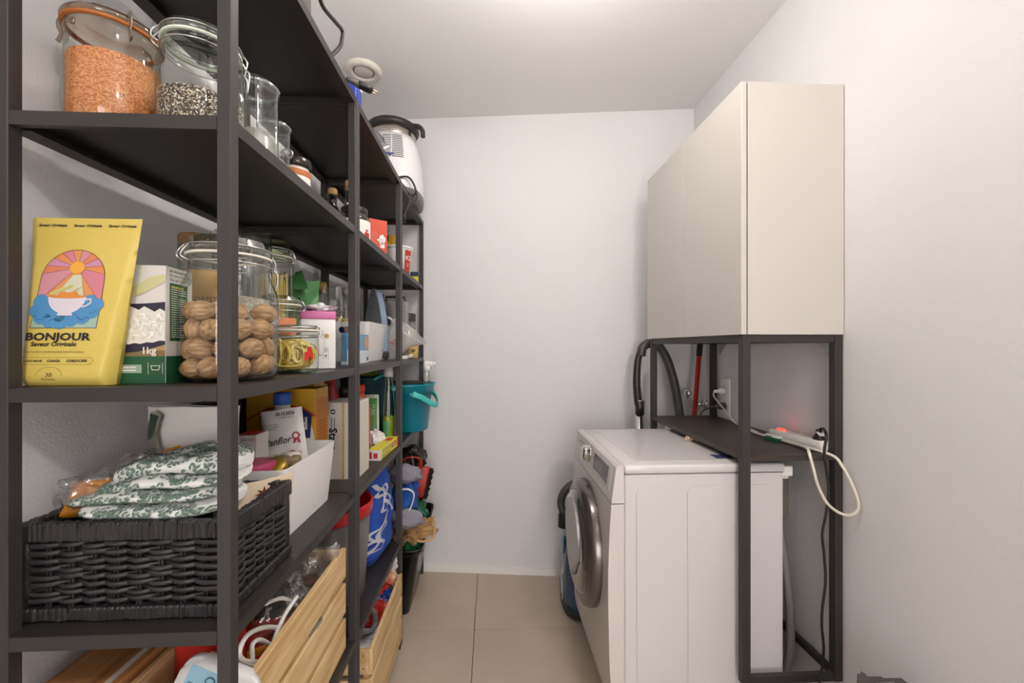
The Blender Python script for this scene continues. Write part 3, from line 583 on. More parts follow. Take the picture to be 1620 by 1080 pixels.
bm = new(); textlines(bm, F, .008, .036, .075, .125, 9, 0, .0002, .3, 4); textlines(bm, F, .010, .07, .012, .045, 5, 0, .0002, .35, 8); obj('printed_text', bm, mat('#e88d78', .6), rb)
bm = new(); text(bm, '4', .02, F @ Tm(.034, .047, .0004), 0); obj('printed_number', bm, WHITE, rb)
cp = thing('paper_bucket', 'white paper bucket with a red printed panel and lid rim', 'bucket', (-.478, 2.165, A))
bm = new(); lathe(bm, [(0, .001), (.055, .001), (.068, .142), (.068, .143)], None, 40); obj('cup', bm, mat('#eeebe6', .5), cp)
bm = new(); lathe(bm, [(.066, .138), (.073, .139), (.074, .146), (.071, .15), (.06, .150), (.058, .144)], None, 40, 0, False); obj('rim', bm, mat('#f3f1ee', .45), cp)
def cone(bm, a0, a1, z0, z1, mi=0): grid(bm, lambda u, v: Vector(((.0555+.0130*(z0+(z1-z0)*v)/.142)*cos(a0+(a1-a0)*u), (.0555+.0130*(z0+(z1-z0)*v)/.142)*sin(a0+(a1-a0)*u), z0+(z1-z0)*v)), 8, 1, mi)
bm = new(); cone(bm, -.85, -.15, .006, .13); obj('red_panel', bm, mat('#b8392b', .5), cp)
bm = new(); tf = lambda a: (lambda p: Vector(((.0562+.0130*p.y/.142)*cos(a+p.x/.062), (.0562+.0130*p.y/.142)*sin(a+p.x/.062), p.y)))
text(bm, 'K2', .03, Tm(0, .09, 0), 0, fn=tf(-.5), bold=.0006); text(bm, '5', .022, Tm(0, .055, 0), 0, fn=tf(-.5)); obj('printed_text', bm, WHITE, cp)
bm = new(); cone(bm, -1.25, -1.05, .05, .08); obj('brown_mark', bm, mat('#8a7a68', .6), cp)
yp = thing('yellow_packet', 'yellow packet with a dark blue label standing behind the paper bucket', 'packet', (-.585, 2.33, A), .15)
bm = new(); fy = pillow(bm, .17, .05, .262, 12, 12, .006, 4, 0, 0, .0, .95); obj('packet', bm, mat('#c79a22', .45), yp)
bm = new(); grid(bm, lambda u, v: fy(.2+.4*u, .86+.13*v), 4, 3); obj('blue_label', bm, mat('#202850', .5), yp)
bm = new(); text(bm, 'BIO', .016, Tm(), 0, fn=lambda p: fy(.4+p.x/.16,   .925+p.y/.262, .0016)); obj('printed_text', bm, WHITE, yp)
sm = thing('small_packet', 'tiny packet with blue top and yellow base at the shelf end', 'packet', (-.432, 2.36, A))
bm = new(); box(bm, (-.02, -.012, 0), (.02, .012, .035), .002); obj('yellow_base', bm, mat('#d6cf4e', .5), sm)
bm = new(); box(bm, (-.021, -.013, .035), (.021, .013, .06), .003); obj('blue_top', bm, mat('#25304d', .5), sm)

# ================================================================ things on the top shelf
t = thing('food_processor', 'white food processor with vent slots, steel band and black lid, near ceiling', 'food processor', (-.525, 2.25, TT))
bm = new(); lathe(bm, [(.125, .004), (.15, .03), (.157, .08), (.155, .16), (.147, .24), (.132, .31), (.118, .345), (0, .346)], None, 48, 0, True, True, 2.6); obj('housing', bm, mat('#ebe9ea', .3, coat=.3), t)
bm = new(); lathe(bm, [(.12, .0), (.152, .0), (.159, .03), (.1585, .055), (.152, .062)], None, 48, 0, True, True, 2.6); obj('base', bm, mat('#6b6a6c', .4), t)
bm = new(); lathe(bm, [(.117, .343), (.119, .35), (.119, .385), (.116, .39)], None, 44, 0, False); obj('steel_band', bm, mat('#b8b1a8', .25, 1), t)
bm = new(); lathe(bm, [(.116, .386), (.128, .388), (.137, .40), (.137, .412), (.125, .425), (.08, .434), (0, .436)], None, 44); lid = obj('lid', bm, mat('#2b2827', .45), t)
bm = new(); tube(bm, [(.10, -.04, .415), (.14, -.045, .412), (.163, -.05, .39), (.166, -.05, .355)], (.017, .012), 10); obj('lid_handle', bm, mat('#2b2827', .45), lid)
bm = new()
for k in range(13):
    z = .205+k*.0098
    rr = .1555-.03*max(0, (z-.16)/.16)**1.5
    for c0, c1 in ((-1.75, -1.42), (-1.38, -1.02)):
        def fq(u, v, z=z, c0=c0, c1=c1):
            a = c0+(c1-c0)*u; ca, sa = cos(a), sin(a); q = 2.6; dd = (abs(ca)**q+abs(sa)**q)**(-1/q)
            zz = z+.0042*v; base = [(.08, .157), (.16, .155), (.24, .147), (.31, .132), (.345, .118)]; r_ = .14
            for (za, ra), (zb, rb_) in zip(base, base[1:]):
                if za <= zz <= zb: r_ = ra+(rb_-ra)*(zz-za)/(zb-za)
            return Vector(((r_+.0008)*ca*dd, (r_+.0008)*sa*dd, zz))
        grid(bm, fq, 5, 1)
obj('vent_slots', bm, mat('#2a292b', .6), t)
bm = new()
for P in ([(.06, -.162, .095), (.11, -.155, .1), (.14, -.15, .06), (.15, -.14, -.0), (.12, -.17, -.05), (.10, -.20, -.085)], [(.05, -.166, .06), (.09, -.18, .05), (.11, -.19, .01), (.125, -.19, -.03), (.108, -.20, -.085)], [(.10, -.17, .03), (.13, -.15, .01), (.15, -.13, .04)]):
    tube(bm, P, .005, 8)
tube(bm, [(.10, -.20, -.08), (.10, -.205, -.14)], .010, 10, sm=0); obj('power_cord', bm, mat('#2b2726', .4), t)
bm = new(); tube(bm, [pt(x, y, x=-.412) for x, y in ((500, -40), (505, -8), (512, 12), (530, 34), (541, 48), (541, 62), (537, 75))]+[Vector((-.42, 1.10, TT+.005))], .0052, 8)
tag(obj('power_cable', bm, mat('#2a2422', .5)), 'black cord looping above the edge of the topmost shelf', 'cable')
t = thing('small_appliance', 'dark appliance standing on the topmost shelf, mostly out of the picture', 'appliance', (-.56, .98, TT))
bm = new(); box(bm, (-.1, -.12, .0), (.1, .12, .16), .02, 0, None, 3); obj('body', bm, mat('#5a5654', .4), t)
bm = new(); box(bm, (-.09, -.122, .02), (.09, -.119, .12), .003); obj('front_plate', bm, mat('#2c2a2a', .3), t)
t = thing('mains_plug', 'black moulded plug with two metal pins lying over the topmost shelf edge', 'plug', (-.418, 1.175, TT))
bm = new(); tube(bm, [(-.05, -.02, .006), (-.01, 0, .006), (.012, .02, .010)], .0045, 8); obj('cord', bm, BLACK, t)
bm = new(); tube(bm, [(.010, .018, .010), (.035, .045, .011)], lambda u: .006+.004*u, 10, sm=0); obj('strain_relief', bm, mat('#55504e', .5), t)
bm = new(); tube(bm, [(.033, .043, .011), (.052, .064, .012), (.062, .074, .012)], (.013, .009), 10, sm=0); obj('plug_body', bm, BLACK, t)
for q in (0, .012):
    bm = new(); tube(bm, [(.058+q*.7, .076-q*.7, .012), (.075+q*.7, .095-q*.7, .012)], .0022, 8, sm=0); obj('pin', bm, mat('#d6cfae', .3, .9), t)
t = thing('blue_pack', 'small dark blue pack on the topmost shelf beside the plug', 'pack', (-.44, 1.31, TT))
bm = new(); box(bm, (-.03, -.03, 0), (.03, .03, .062), .004, 0, None, 2); obj('pack', bm, mat('#2c3f9a', .4), t)
bm = new(); box(bm, (-.031, -.031, .052), (.031, .031, .066), .004); obj('white_lid', bm, WHITE, t)
t = thing('plastic_wrapped_pack', 'see-through wrapped pack with blue and white stripes lying before the food processor', 'pack', (-.495, 1.72, TT))
bm = new(); lathe(bm, [(.06, .002), (.085, .02), (.088, .06), (.075, .1), (.04, .105), (0, .108)], Tm(0, 0, 0) @ Matrix.Diagonal((.8, 1.5, 1, 1)), 28); obj('clear_wrap', bm, glassmat('#dfe9f2', '#6f93b5', .2, 1.5, .1), t)
bm = new(); lathe(bm, [(.05, .004), (.07, .02), (.07, .055), (.04, .085), (0, .09)], Tm(0, -.02, 0) @ Matrix.Diagonal((.8, 1.3, 1, 1)), 20); obj('dark_contents', bm, speckle('dark_granules', [(0, '#1c1512'), (.4, '#352821'), (.8, '#5b4a3c')], 260), t)
bm = new(); tube(bm, [(.066, -.03, .03), (.073, .01, .05), (.072, .06, .07), (.05, .10, .085)], (.012, .004), 8); obj('blue_stripe', bm, mat('#2b4f8f', .4), t)
bm = new(); tube(bm, [(.060, -.06, .03), (.074, -.02, .06), (.066, .03, .085)], (.006, .004), 8); obj('white_stripe', bm, WHITE, t)
# ================================================================ eye-level shelf
# --- yellow pouch with a printed picture
W_, H_ = .133, .272
t = thing('coffee_pouch', 'large yellow stand-up pouch printed BONJOUR with a cup-and-sun picture', 'pouch', (-.682, .712, B))
YEL = mat('#d8c162', .42, noise_s=6, h2='#d0b858')
bm = new(); pf = pillow(bm, W_, .046, H_, 26, 30, .0005, 3, 0, .085, 0, 1.286, .06); obj('pouch', bm, YEL, t)
def pm(p, lift=0): return pf(.5+(p.x+.004)/(W_*(1+.286*p.y/H_)), p.y/H_, .0004+p.z*.38+lift)
def pq(bm, P, mi=0, z=0): 
    vs = [bm.verts.new(pm(Vector((x, y, z)))) for x, y in P]; bm.faces.new(vs).material_index = mi
bm = new()
text(bm, 'BONJOUR', .0165, Tm(-.018, .0775, .0008), 0, bold=.0006, sx=1.30, fn=pm); obj('lettering', bm, mat('#2b2622', .7), t)
bm = new(); text(bm, 'Saveur Originale', .0098, Tm(-.022, .066, .0008), 0, bold=.0003, sx=1.05, fn=pm)
for x in (-.058, -.004, .05): text(bm, 'Saveur Originale', .0062, Tm(x+.002, .2595, .0008), 0, bold=.0002, shear=.3, sx=1.05, fn=pm)
text(bm, 'LION\'S MANE', .0047, Tm(-.049, .0395, .0008), 0, bold=.0001, fn=pm); text(bm, 'CHAGA', .0055, Tm(-.018, .0395, .0008), 0, bold=.0002, fn=pm); text(bm, 'CORDYCEPS', .0055, Tm(.017, .0395, .0008), 0, bold=.0002, fn=pm)
text(bm, '30', .0095, Tm(-.022, .0175, .0008), 0, fn=pm); text(bm, 'Portions', .006, Tm(-.022, .0105, .0008), 0, fn=pm)
obj('lettering', bm, mat('#2b2622', .7), t)
bm = new(); text(bm, 'ENRICHI EN CHAMPIGNONS ADAPTOGÈNES', .0046, Tm(-.020, .0535, .0008), 0, fn=pm)
IM = Matrix.Identity(4)
def pline(bm, P, w, z=.0008, closed=False, mi=0):
    n0 = len(bm.verts); line(bm, Matrix.Identity(4), P, w, mi, z, closed); bm.verts.ensure_lookup_table()
    for v in bm.verts[n0:]: v.co = pm(v.co)
pline(bm, [(-.066, .034), (.038, .034), (.042, .0395), (.038, .045), (-.066, .045)], .0005)
arch = [(-.041, .002), (-.041, .018)]+[(-.022+.019*cos(a), .018+.012*sin(a)) for a in [pi-k*pi/10 for k in range(11)]]+[(-.003, .002)]
pline(bm, arch, .0006)
obj('small_lettering', bm, mat('#8c7a3a', .7), t)
# picture
ax0, ax1, ay0, aym = -.064, .041, .092, .178
def archpt(s):
    a = pi-s*pi; return (-.010+.048*cos(a)*(1 if a < pi/2 else 1.02), .172+.047*sin(a))
outline = [(-.062, .092)]+[(-.060, .13)]+[archpt(k/20) for k in range(21)]+[(.039, .13), (.038, .092)]
bm = new(); sx_, sy_ = -.006, .190; M_ = ['#cf8f9a', '#d9805f', '#c98aa8', '#d98a50', '#d07f8e', '#d9935a']
ring = [(-.062, .13)]+[archpt(k/20) for k in range(21)]+[(.039, .13), (-.0115, .108)]
for i in range(len(ring)):
    a, b = ring[i], ring[(i+1) % len(ring)]; pq(bm, [(sx_, sy_), a, b][::-1], (i//2) % 6)
pq(bm, [(-.062, .092), (.038, .092), (.039, .131), (-.061, .131)], 6)
obj('picture_sky', bm, [mat(c, .5) for c in M_]+[mat('#9db9a8', .5)], t)
bm = new(); pline(bm, outline, .0007, .0014, True)
for i in range(0, 24, 2): pline(bm, [(sx_, sy_), ring[i]], .0004, .0012)
obj('picture_outline', bm, mat('#4a2a2a', .6), t)
bm = new(); pq(bm, [(-.038, .138), (.012, .138), (.002, .178), (-.010, .178)], 0, .0016); obj('light_cone', bm, mat('#c9cdb0', .5), t)
bm = new(); pq(bm, [(sx_+.0115*cos(2*pi*k/24), sy_+.0100*sin(2*pi*k/24)) for k in range(24)], 0, .002); obj('picture_sun', bm, mat('#e8a83c', .5), t)
bm = new()
for x, y, r in ((-.052, .128, .012), (-.058, .114, .010), (-.048, .104, .012), (-.034, .098, .012), (-.018, .096, .012), (-.002, .099, .011), (.014, .104, .012), (.028, .112, .011), (.034, .124, .010), (.022, .130, .010), (-.04, .116, .014), (-.02, .112, .016), (.004, .114, .016)):
    y += .006; pq(bm, [(x+r*cos(2*pi*k/16), y+r*sin(2*pi*k/16)) for k in range(16)], 0, .0018+.00003*x)
obj('picture_cloud', bm, mat('#4f8fc0', .5), t)
bm = new()
for x, y, r, a0, a1 in ((-.05, .112, .007, 3, 5.5), (-.03, .1, .006, .5, 3), (.0, .106, .008, .3, 2.6), (.015, .112, .007, 3.4, 5.8), (.028, .122, .006, 4, 6.5), (.02, .104, .006, .5, 2.9)):
    pline(bm, [(x+r*cos(a0+(a1-a0)*k/8), y+r*sin(a0+(a1-a0)*k/8)) for k in range(9)], .0006, .0026)
obj('cloud_outlines', bm, mat('#2f4f86', .6), t)
bm = new(); cxp, cyp = -.013, .142
pq(bm, [(cxp-.029+.0*k, cyp) for k in range(1)]+[(cxp+.029*cos(pi+pi*k/16), cyp+.027*sin(pi+pi*k/16)) for k in range(17)], 0, .0028)
pq(bm, [(cxp-.012, .112), (cxp+.012, .112), (cxp+.010, .118), (cxp-.010, .118)], 0, .0029)
pline(bm, [(cxp+.027, .138), (cxp+.036, .139), (cxp+.037, .133), (cxp+.031, .128), (cxp+.025, .126)], .0026, .0027)
obj('picture_cup', bm, mat('#d9d2da', .4), t)
bm = new(); pq(bm, [(cxp+.0285*cos(2*pi*k/20), cyp+.003*sin(2*pi*k/20)+.0005) for k in range(20)], 0, .0031); pq(bm, [(cxp-.018, .143), (cxp+.018, .143), (cxp+.012, .152), (cxp, .149), (cxp-.012, .151)], 0, .0030); obj('picture_coffee', bm, mat('#d98a3c', .5), t)
bm = new()
for k, (x, y) in enumerate(((-.022, .155), (-.012, .158), (-.003, .153), (.004, .157), (-.030, .152), (-.035, .148))): pq(bm, [(x+.005*cos(2*pi*j/12), y+.0032*sin(2*pi*j/12+.6*k)) for j in range(12)], 0, .0033+.0001*k)
obj('picture_swirls', bm, mat('#c9bf6a', .5), t)
# blue box tucked behind the pouch
t = carton('blue_box', 'blue box just showing between the yellow pouch and the rice box', .05, .07, .19, (-.628, .79, B), 0, mat('#3a6fae', .5))
bm = new(); rect(bm, face('side', .05, .07, .19), .005, .02, .06, .15); obj('print', bm, mat('#2c5a92', .5), t)
# --- rice box
w, d, h = .112, .072, .2
t = carton('rice_box', 'green and white one-kilo rice box showing a bowl of cooked rice', w, d, h, (-.610, .762, B), .08, mat('#d2cec8', .45))
F, SD = face('front', w, d, h), face('side', w, d, h)
bm = new(); rect(bm, F, .0, .0, w, .046); rect(bm, SD, .0, 0, d, .046, 0); rect(bm, SD, .010, .072, .056, .172, 0, .0001); obj('green_print', bm, mat('#14502f', .45), t)
bm = new(); rect(bm, F, 0, .046, w, .056); rect(bm, F, 0, .046, w, .10); obj('table_print', bm, mat('#a98f62', .5), t)
bm = new(); P = [(0, .06), (0, .138)]+[(.0+w*k/10, .138-.004*sin(k/10*pi)) for k in range(1, 11)]+[(w, .066)]+[(w*(1-k/8), .066-.014*sin(k/8*pi*.9)) for k in range(1, 8)]
poly(bm, [(x, y, .0003) for x, y in P][::-1], 0, F); obj('bowl_print', bm, mat('#262338', .35), t)
bm = new(); P = [(0, .075)]+[(w*k/12, .072+.002*(k % 2)-.006*sin(k/12*pi)) for k in range(1, 13)]+[(w, .122)]+[(w*(1-k/14), .122+.004*sin(k*2.1)+.006*sin(k/14*pi)) for k in range(1, 14)]+[(0, .125)]
poly(bm, [(x, y, .0005) for x, y in P], 0, F); r = random.Random(5); obj('rice_print', bm, mat('#dcd9d0', .5), t)
bm = new()
for k in range(120):
    x, y = r.uniform(.004, w-.004), r.uniform(.076, .117); a = r.uniform(0, 3.14); u, v = .0034*cos(a), .0034*sin(a)
    poly(bm, [(x-u+v*.35, y-v-u*.35, .0007+k*1e-6), (x+u+v*.35, y+v-u*.35, .0007+k*1e-6), (x+u-v*.35, y+v+u*.35, .0007+k*1e-6), (x-u-v*.35, y-v+u*.35, .0007+k*1e-6)], k % 2, F)
obj('rice_grains_print', bm, [mat('#f0eee6', .5), mat('#c9c5b8', .5)], t, kind='stuff')
bm = new(); poly(bm, [(.02, .135, .0006), (.075, .15, .0006), (w, .172, .0006), (w, .185, .0006), (.09, .18, .0006), (.06, .16, .0006)], 0, F); obj('leaf_print', bm, mat('#c3c08f', .5), t)
bm = new(); poly(bm, [(0, .098, .0008), (.022, .106, .0008), (.03, .110, .0008), (.025, .103, .0008), (.012, .098, .0008), (0, .093, .0008)], 0, F); obj('red_spoon_print', bm, mat('#9b2f45', .5), t)
bm = new(); text(bm, 'bio', .017, F @ Tm(.038, .154, .0008), 0, align='RIGHT'); text(bm, 'bio', .017, F @ Tm(.037, .142, .0008), 0, align='RIGHT')
for k, s in enumerate(('Bio Basmatireis', 'Riz pour risotto bio', 'Riso per risotto bio')): text(bm, s, .0068, SD @ Tm(.010, .193-.0075*k, .0004), 0, align='LEFT')
obj('printed_text', bm, mat('#55524d', .7), t)
bm = new(); text(bm, '1kg', .0165, F @ Tm(.087, .055, .0009), 0, bold=.0003); obj('weight_print', bm, mat('#e3ded2', .6), t)
bm = new(); textlines(bm, SD, .0125, .053, .077, .163, 22, 0, .0004, .34, 11); textlines(bm, F, .03, .068, .02, .03, 2, 0, .0006, .5, 2); line(bm, F, [(.086, .016), (.086, .035)], .0006, 0, .0004); line(bm, F, [(.108, .016), (.108, .035)], .0006, 0, .0004); line(bm, F, [(.09, .03), (.092, .023), (.102, .023), (.104, .03)], .001, 0, .0004, True)
obj('white_lettering', bm, mat('#e3ded2', .6), t)
bm = new(); rect(bm, F, .022, .018, .076, .032, 0, .0004); obj('nutrition_label', bm, mat('#8fa596', .5), t)
bm = new(); text(bm, 'naturaplan', .0075, SD @ Tm(.0125, .166, .0005), 0, align='LEFT', bold=.0002); obj('yellow_lettering', bm, mat('#e3cf6a', .6), t)
# --- jars
wp = (-.487, .800, B)
clip_jar('clip_jar', 'large clip-top glass jar of whole walnuts at the shelf front', wp, .0785, .258, .80, 2.5, sh=(.58, .80))
def walnut_mesh():
    bm = new(); bmesh.ops.create_icosphere(bm, subdivisions=4, radius=1)
    for v in bm.verts:
        c = v.co.copy(); a = math.atan2(c.y, c.x); pz = 1-abs(c.z)**4
        k = 1+.04*noise.noise(c*2.2)-.05*abs(sin(a*6+2.4*noise.noise(c*2.1)))*pz-.045*abs(noise.noise(c*5.5))
        k += .055*math.exp(-(c.x/.10)**2); c.z *= 1.1+.12*abs(c.z)**6
        v.co = c*k*.0194
    for f in bm.faces: f.smooth = True
    return bm
w0 = None; n = 0
WALN = mat('#c39d76', .6, noise_s=150, h2='#8f673c', bump=.9, bscale=150, stretch=(1, 1, .3))
rW = random.Random(12)
for lay in range(4):
    z = .027+lay*.0335; spots = [(.054, k*2*pi/8+lay*.4) for k in range(8)]+[(.018, k*2*pi/3+lay*.5) for k in range(2 if lay % 2 else 3)]
    if lay == 3: spots = [s for s in spots if rW.random() < .72]
    for rr, a in spots:
        x, y = wp[0]+rr*cos(a)+rW.uniform(-.002, .002), wp[1]+rr*sin(a)+rW.uniform(-.002, .002)
        if w0 is None: w0 = obj('walnut', walnut_mesh(), WALN); o = w0
        else: o = w0.copy(); COL.objects.link(o)
        o.location = (x, y, B+z+rW.uniform(-.003, .003)); o.rotation_euler = (rW.uniform(0, 6), rW.uniform(0, 6), rW.uniform(0, 6)); q = rW.uniform(.92, 1.04); o.scale = (q, q, q)
        tag(o, 'brown walnut in its shell inside the big clip-top jar', 'walnut', 'walnuts in the glass jar')
t = thing('glass_canister', 'tall clear straight glass canister behind the walnut jar', 'canister', (-.572, .985, B))
bm = new(); r = .058; lathe(bm, [(0, .005), (r, .002), (r, .318), (r*.96, .320), (r*.96, .30)], None, 40, 0, False); obj('canister', bm, GLASS2, t)
bm = new(); lathe(bm, [(0, .008), (r*.95, .008), (r*.95, .17), (0, .18)], None, 32); obj('pale_contents', bm, PALE, t)
t = thing('cork_jar', 'glass jar with flat cork lid standing behind the walnut jar', 'jar', (-.672, .985, B))
bm = new(); lathe(bm, [(0, .004), (.036, .002), (.037, .295), (.034, .297)], None, 32, 0, False); obj('jar_body', bm, GLASS2, t)
bm = new(); lathe(bm, [(.034, .285), (.037, .298), (.037, .312), (.034, .316), (0, .316)], None, 32); obj('cork_lid', bm, mat('#9a7348', .8, noise_s=150, noise_a=.3), t)
bm = new(); lathe(bm, [(0, .006), (.034, .006), (.034, .12), (0, .125)], None, 24); obj('contents', bm, LENT, t)
t = thing('pink_packet', 'yellow-topped pink paper packet standing behind the walnut jar', 'packet', (-.600, .905, B), .1)
bm = new(); pk = pillow(bm, .105, .04, .225, 12, 12, .003, 6, 0, .0, 0, .8); obj('packet', bm, mat('#c98f92', .6), t)
bm = new(); grid(bm, lambda u, v: pk(.08+.84*u, .66+.33*v), 6, 4); obj('yellow_top', bm, mat('#d9ae5e', .55), t)
bm = new(); text(bm, 'FOREST', .017, Tm(), 0, fn=lambda p: pk(.5+p.x/.105, .71+p.y/.225, .002), bold=.0002); text(bm, 'COCOA', .009, Tm(), 0, fn=lambda p: pk(.5+p.x/.105, .54+p.y/.225, .002)); text(bm, 'ORGANIC', .009, Tm(), 0, fn=lambda p: pk(.5+p.x/.105, .49+p.y/.225, .002)); obj('printed_text', bm, mat('#8a5a4a', .6), t)
sp = (-.588, 1.150, B)
clip_jar('clip_jar', 'tall narrow clip-top jar holding yellow spaghetti', sp, .048, .345, .9, -1.3, sh=(.8, .87), lidglass='#dfe8c8')
bm = new(); r = random.Random(3)
for k in range(70):
    a, q = r.uniform(0, 6.28), .037*sqrt(r.random()); b = a+r.uniform(-.4, .4)
    tube(bm, [(q*cos(a), q*sin(a), .008), (q*cos(b)*.95, q*sin(b)*.95, r.uniform(.24, .262))], .0016, 4, k % 2, sm=0)
o = obj('spaghetti', bm, [mat('#d9b65a', .5), mat('#e3c778', .5)], None, sp); tag(o, 'bundle of yellow dry spaghetti standing in the tall jar', 'spaghetti', None, 'stuff')
# green bag with folded top
t = thing('green_bag', 'crumpled green plastic bag with brown stripes behind the jars', 'bag', (-.625, 1.335, B), .15)
bm = new(); gf = pillow(bm, .15, .09, .27, 14, 16, .018, 11, 0, .06, .06, .85); obj('bag', bm, mat('#6aa868', .4), t)
bm = new()
for P in ([(-.07, -.02, .24), (-.02, -.045, .27), (-.005, -.03, .292), (-.05, -.01, .285)], [(.01, -.02, .235), (.055, -.04, .25), (.035, -.02, .30), (.01, -.005, .295)], [(-.02, -.045, .27), (.02, -.05, .235), (.06, -.04, .24), (.02, -.02, .285)]):
    poly(bm, P)
bmesh.ops.solidify(bm, geom=bm.faces[:], thickness=.002); obj('folded_top', bm, mat('#62a062', .4), t)
bm = new()
for u in (.2, .42, .55): grid(bm, lambda a, v, u=u: gf(u+.05*a+.03*v, .55+.17*v, .004), 2, 5)
obj('brown_stripes', bm, mat('#7a5a2a', .6), t)
t = bottle('oil_bottle', 'clear bottle with gold cap wrapped in thin plastic, against the wall', (-.640, 1.60, B), .026, .275, .017, glassmat('#e9edda', '#a5b08a', .1, 2), '#c2a25a', .7, corkh=.03)
bm = new(); lathe(bm, [(.0, .005), (.024, .006), (.0245, .17), (0, .172)], None, 24); obj('oil', bm, mat('#c6b25c', .2), t)
t = thing('clear_bag', 'crumpled clear plastic bag hanging around the gold-capped bottle', 'bag', (-.605, 1.535, B))
bm = new(); pillow(bm, .14, .07, .275, 12, 14, .03, 21, 0, .1, .1, .5); obj('plastic', bm, PLASTICBAG, t)
op = (-.545, 1.105, B)
clip_jar('clip_jar', 'clip-top jar with an orange paper label inside, behind the pasta jar', op, .047, .192, .95, -1.2, sh=(.7, .76))
bm = new(); wrap(bm, .043, -2.0, -.2, .09, .135); o = obj('orange_label', bm, mat('#e58a58', .55), None, op); tag(o, 'orange paper slip inside the clip jar behind the pasta', 'paper')
bm = new(); Mx = Tm(op[0]-.038, op[1]-.055, B, .2, .0, .5); box(bm, (-.009, -.001, .02), (.009, .001, .155), 0, 0, Tm(op[0]-.055, op[1]-.058, B, .2) @ Matrix.Rotation(.45, 4, 'Y') @ Matrix.Rotation(0, 4, 'X')); tag(obj('paper_strip', bm, WHITE), 'white paper strip leaning against the orange-labelled jar', 'paper')
tp = (-.470, 1.015, B)
clip_jar('clip_jar', 'low wide clip-top jar of tagliatelle nests with a red sticker', tp, .0535, .113, .96, 1.55, sh=(.72, .8))
bm = new(); r = random.Random(8)
for k in range(64):
    b = r.uniform(-1.6, 1.2); e1 = (cos(b), sin(b)); q = r.uniform(.012, .042); qz = r.uniform(.012, .032); o1 = r.uniform(-.018, .018); o2 = r.uniform(-.02, .042); cz = r.uniform(.036, .052); a0 = r.uniform(0, 6.28); P = []
    for j in range(13):
        a = a0+j*.5; x = e1[0]*(o1+q*cos(a))+sin(b)*o2; y = e1[1]*(o1+q*cos(a))-cos(b)*o2; m = sqrt(x*x+y*y); f = min(1, (.048-.0005*(k % 7))/max(m, 1e-6))
        P.append((x*f, y*f, min(.078, max(.012, cz+qz*sin(a)+.004*sin(a*2.3+k)))))
    tube(bm, P, (.0038, .0009) if k % 2 else (.0009, .0042), 6, k % 3, False, 3)
o = obj('tagliatelle', bm, [mat('#ecd16c', .5), mat('#e2c45a', .5), mat('#f0da86', .5)], None, tp); tag(o, 'coiled yellow tagliatelle ribbons filling the low clip jar', 'pasta', None, 'stuff')
bm = new(); wrap(bm, .0542, -.75, -.55, .03, .05); wrap(bm, .0543, -.62, -.42, .038, .062, 0, 4); wrap(bm, .0544, -.45, -.33, .032, .048, 0, 4); o = obj('red_sticker', bm, mat('#c22a22', .5), None, tp); tag(o, 'small red sticker on the pasta jar', 'sticker')
# tin with pink lid
w, d, h = .088, .088, .160
t = thing('tea_tin', 'square white tin with a bright pink lid beside the pasta jar', 'tin', (-.490, 1.205, B), .34)
bm = new(); box(bm, (-w/2, -d/2, 0), (w/2, d/2, h-.02), .003, 0, None, 2); obj('tin', bm, mat('#eae7e4', .35), t)
bm = new(); box(bm, (-w/2-.0015, -d/2-.0015, h-.023), (w/2+.0015, d/2+.0015, h), .003, 0, None, 2); obj('lid', bm, mat('#cf6fa3', .35), t)
F = face('front', w, d, h, .0008); bm = new(); rect(bm, F, .004, .003, w-.002, .082, 0); obj('white_label', bm, mat('#f6f5f3', .5), t)
bm = new(); disc(bm, F, w*.74, .092, .0065, None, 0, 20, .0003); obj('gold_seal', bm, mat('#c8a070', .45), t)
bm = new(); line(bm, F, [(w*.65, .03), (w*.8, .03), (w*.8, .06), (w*.65, .06)], .0006, 0, .0004, True); textlines(bm, F, w*.67, w*.78, .046, .058, 3, 0, .0004, .4, 3); disc(bm, F, w*.725, .037, .003, None, 0, 14, .0004); obj('printed_mark', bm, GREYINK, t)
t = thing('foil_packet', 'crumpled white foil packet lying on the pink tin lid', 'packet', (-.485, 1.20, B+.1605))
bm = new(); blob(bm, (0, 0, .011), .022, .9, 31, 3, 0, (1.35, 1.2, .5), False, 2.2, .0003); obj('foil', bm, mat('#e6e4e6', .3), t)
bm = new(); blob(bm, (-.04, .01, .008), .013, .7, 33, 2, 0, (1, 1, .6), False, 2.2, .0003); obj('purple_corner', bm, mat('#9a7cb4', .4), t)
# blue cartons
w, d, h = .020, .245, .108
t = carton('blue_carton', 'long light-blue carton with a food picture standing before the white tub', w, d, h, (-.497, 1.552, B), 0, mat('#6fa3c9', .45))
SD = face('side', w, d, h); F = face('front', w, d, h); bm = new(); rect(bm, F, 0, 0, w, .012); rect(bm, SD, .0, .0, d, .048); obj('white_band', bm, mat('#dfe6ec', .45), t)
bm = new(); rect(bm, SD, .0, .056, .1, .1, 0); obj('bright_blue_print', bm, mat('#3f93cc', .45), t)
bm = new(); rect(bm, SD, .19, .055, d-.003, .1, 0); rect(bm, SD, .09, .055, .11, .1, 0); obj('picture_print', bm, mat('#d9c3a0', .5, noise_s=60, h2='#c87a3a'), t)
bm = new(); text(bm, 'LAIT', .03, SD @ Tm(.06, .08, .0004), 0, bold=.0006); textlines(bm, SD, .01, .1, .006, .04, 6, 0, .0004, .3, 5); textlines(bm, SD, .19, .238, .006, .042, 7, 0, .0004, .3, 9); obj('printed_text', bm, mat('#e9f2f8', .6), t)
bm = new(); rect(bm, SD, .215, .008, .235, .022, 0, .0006); obj('blue_mark', bm, mat('#27509a', .5), t)
t = thing('blue_tube', 'small dark blue tube lying on top of the blue carton', 'tube', (-.50, 1.46, B+.109))
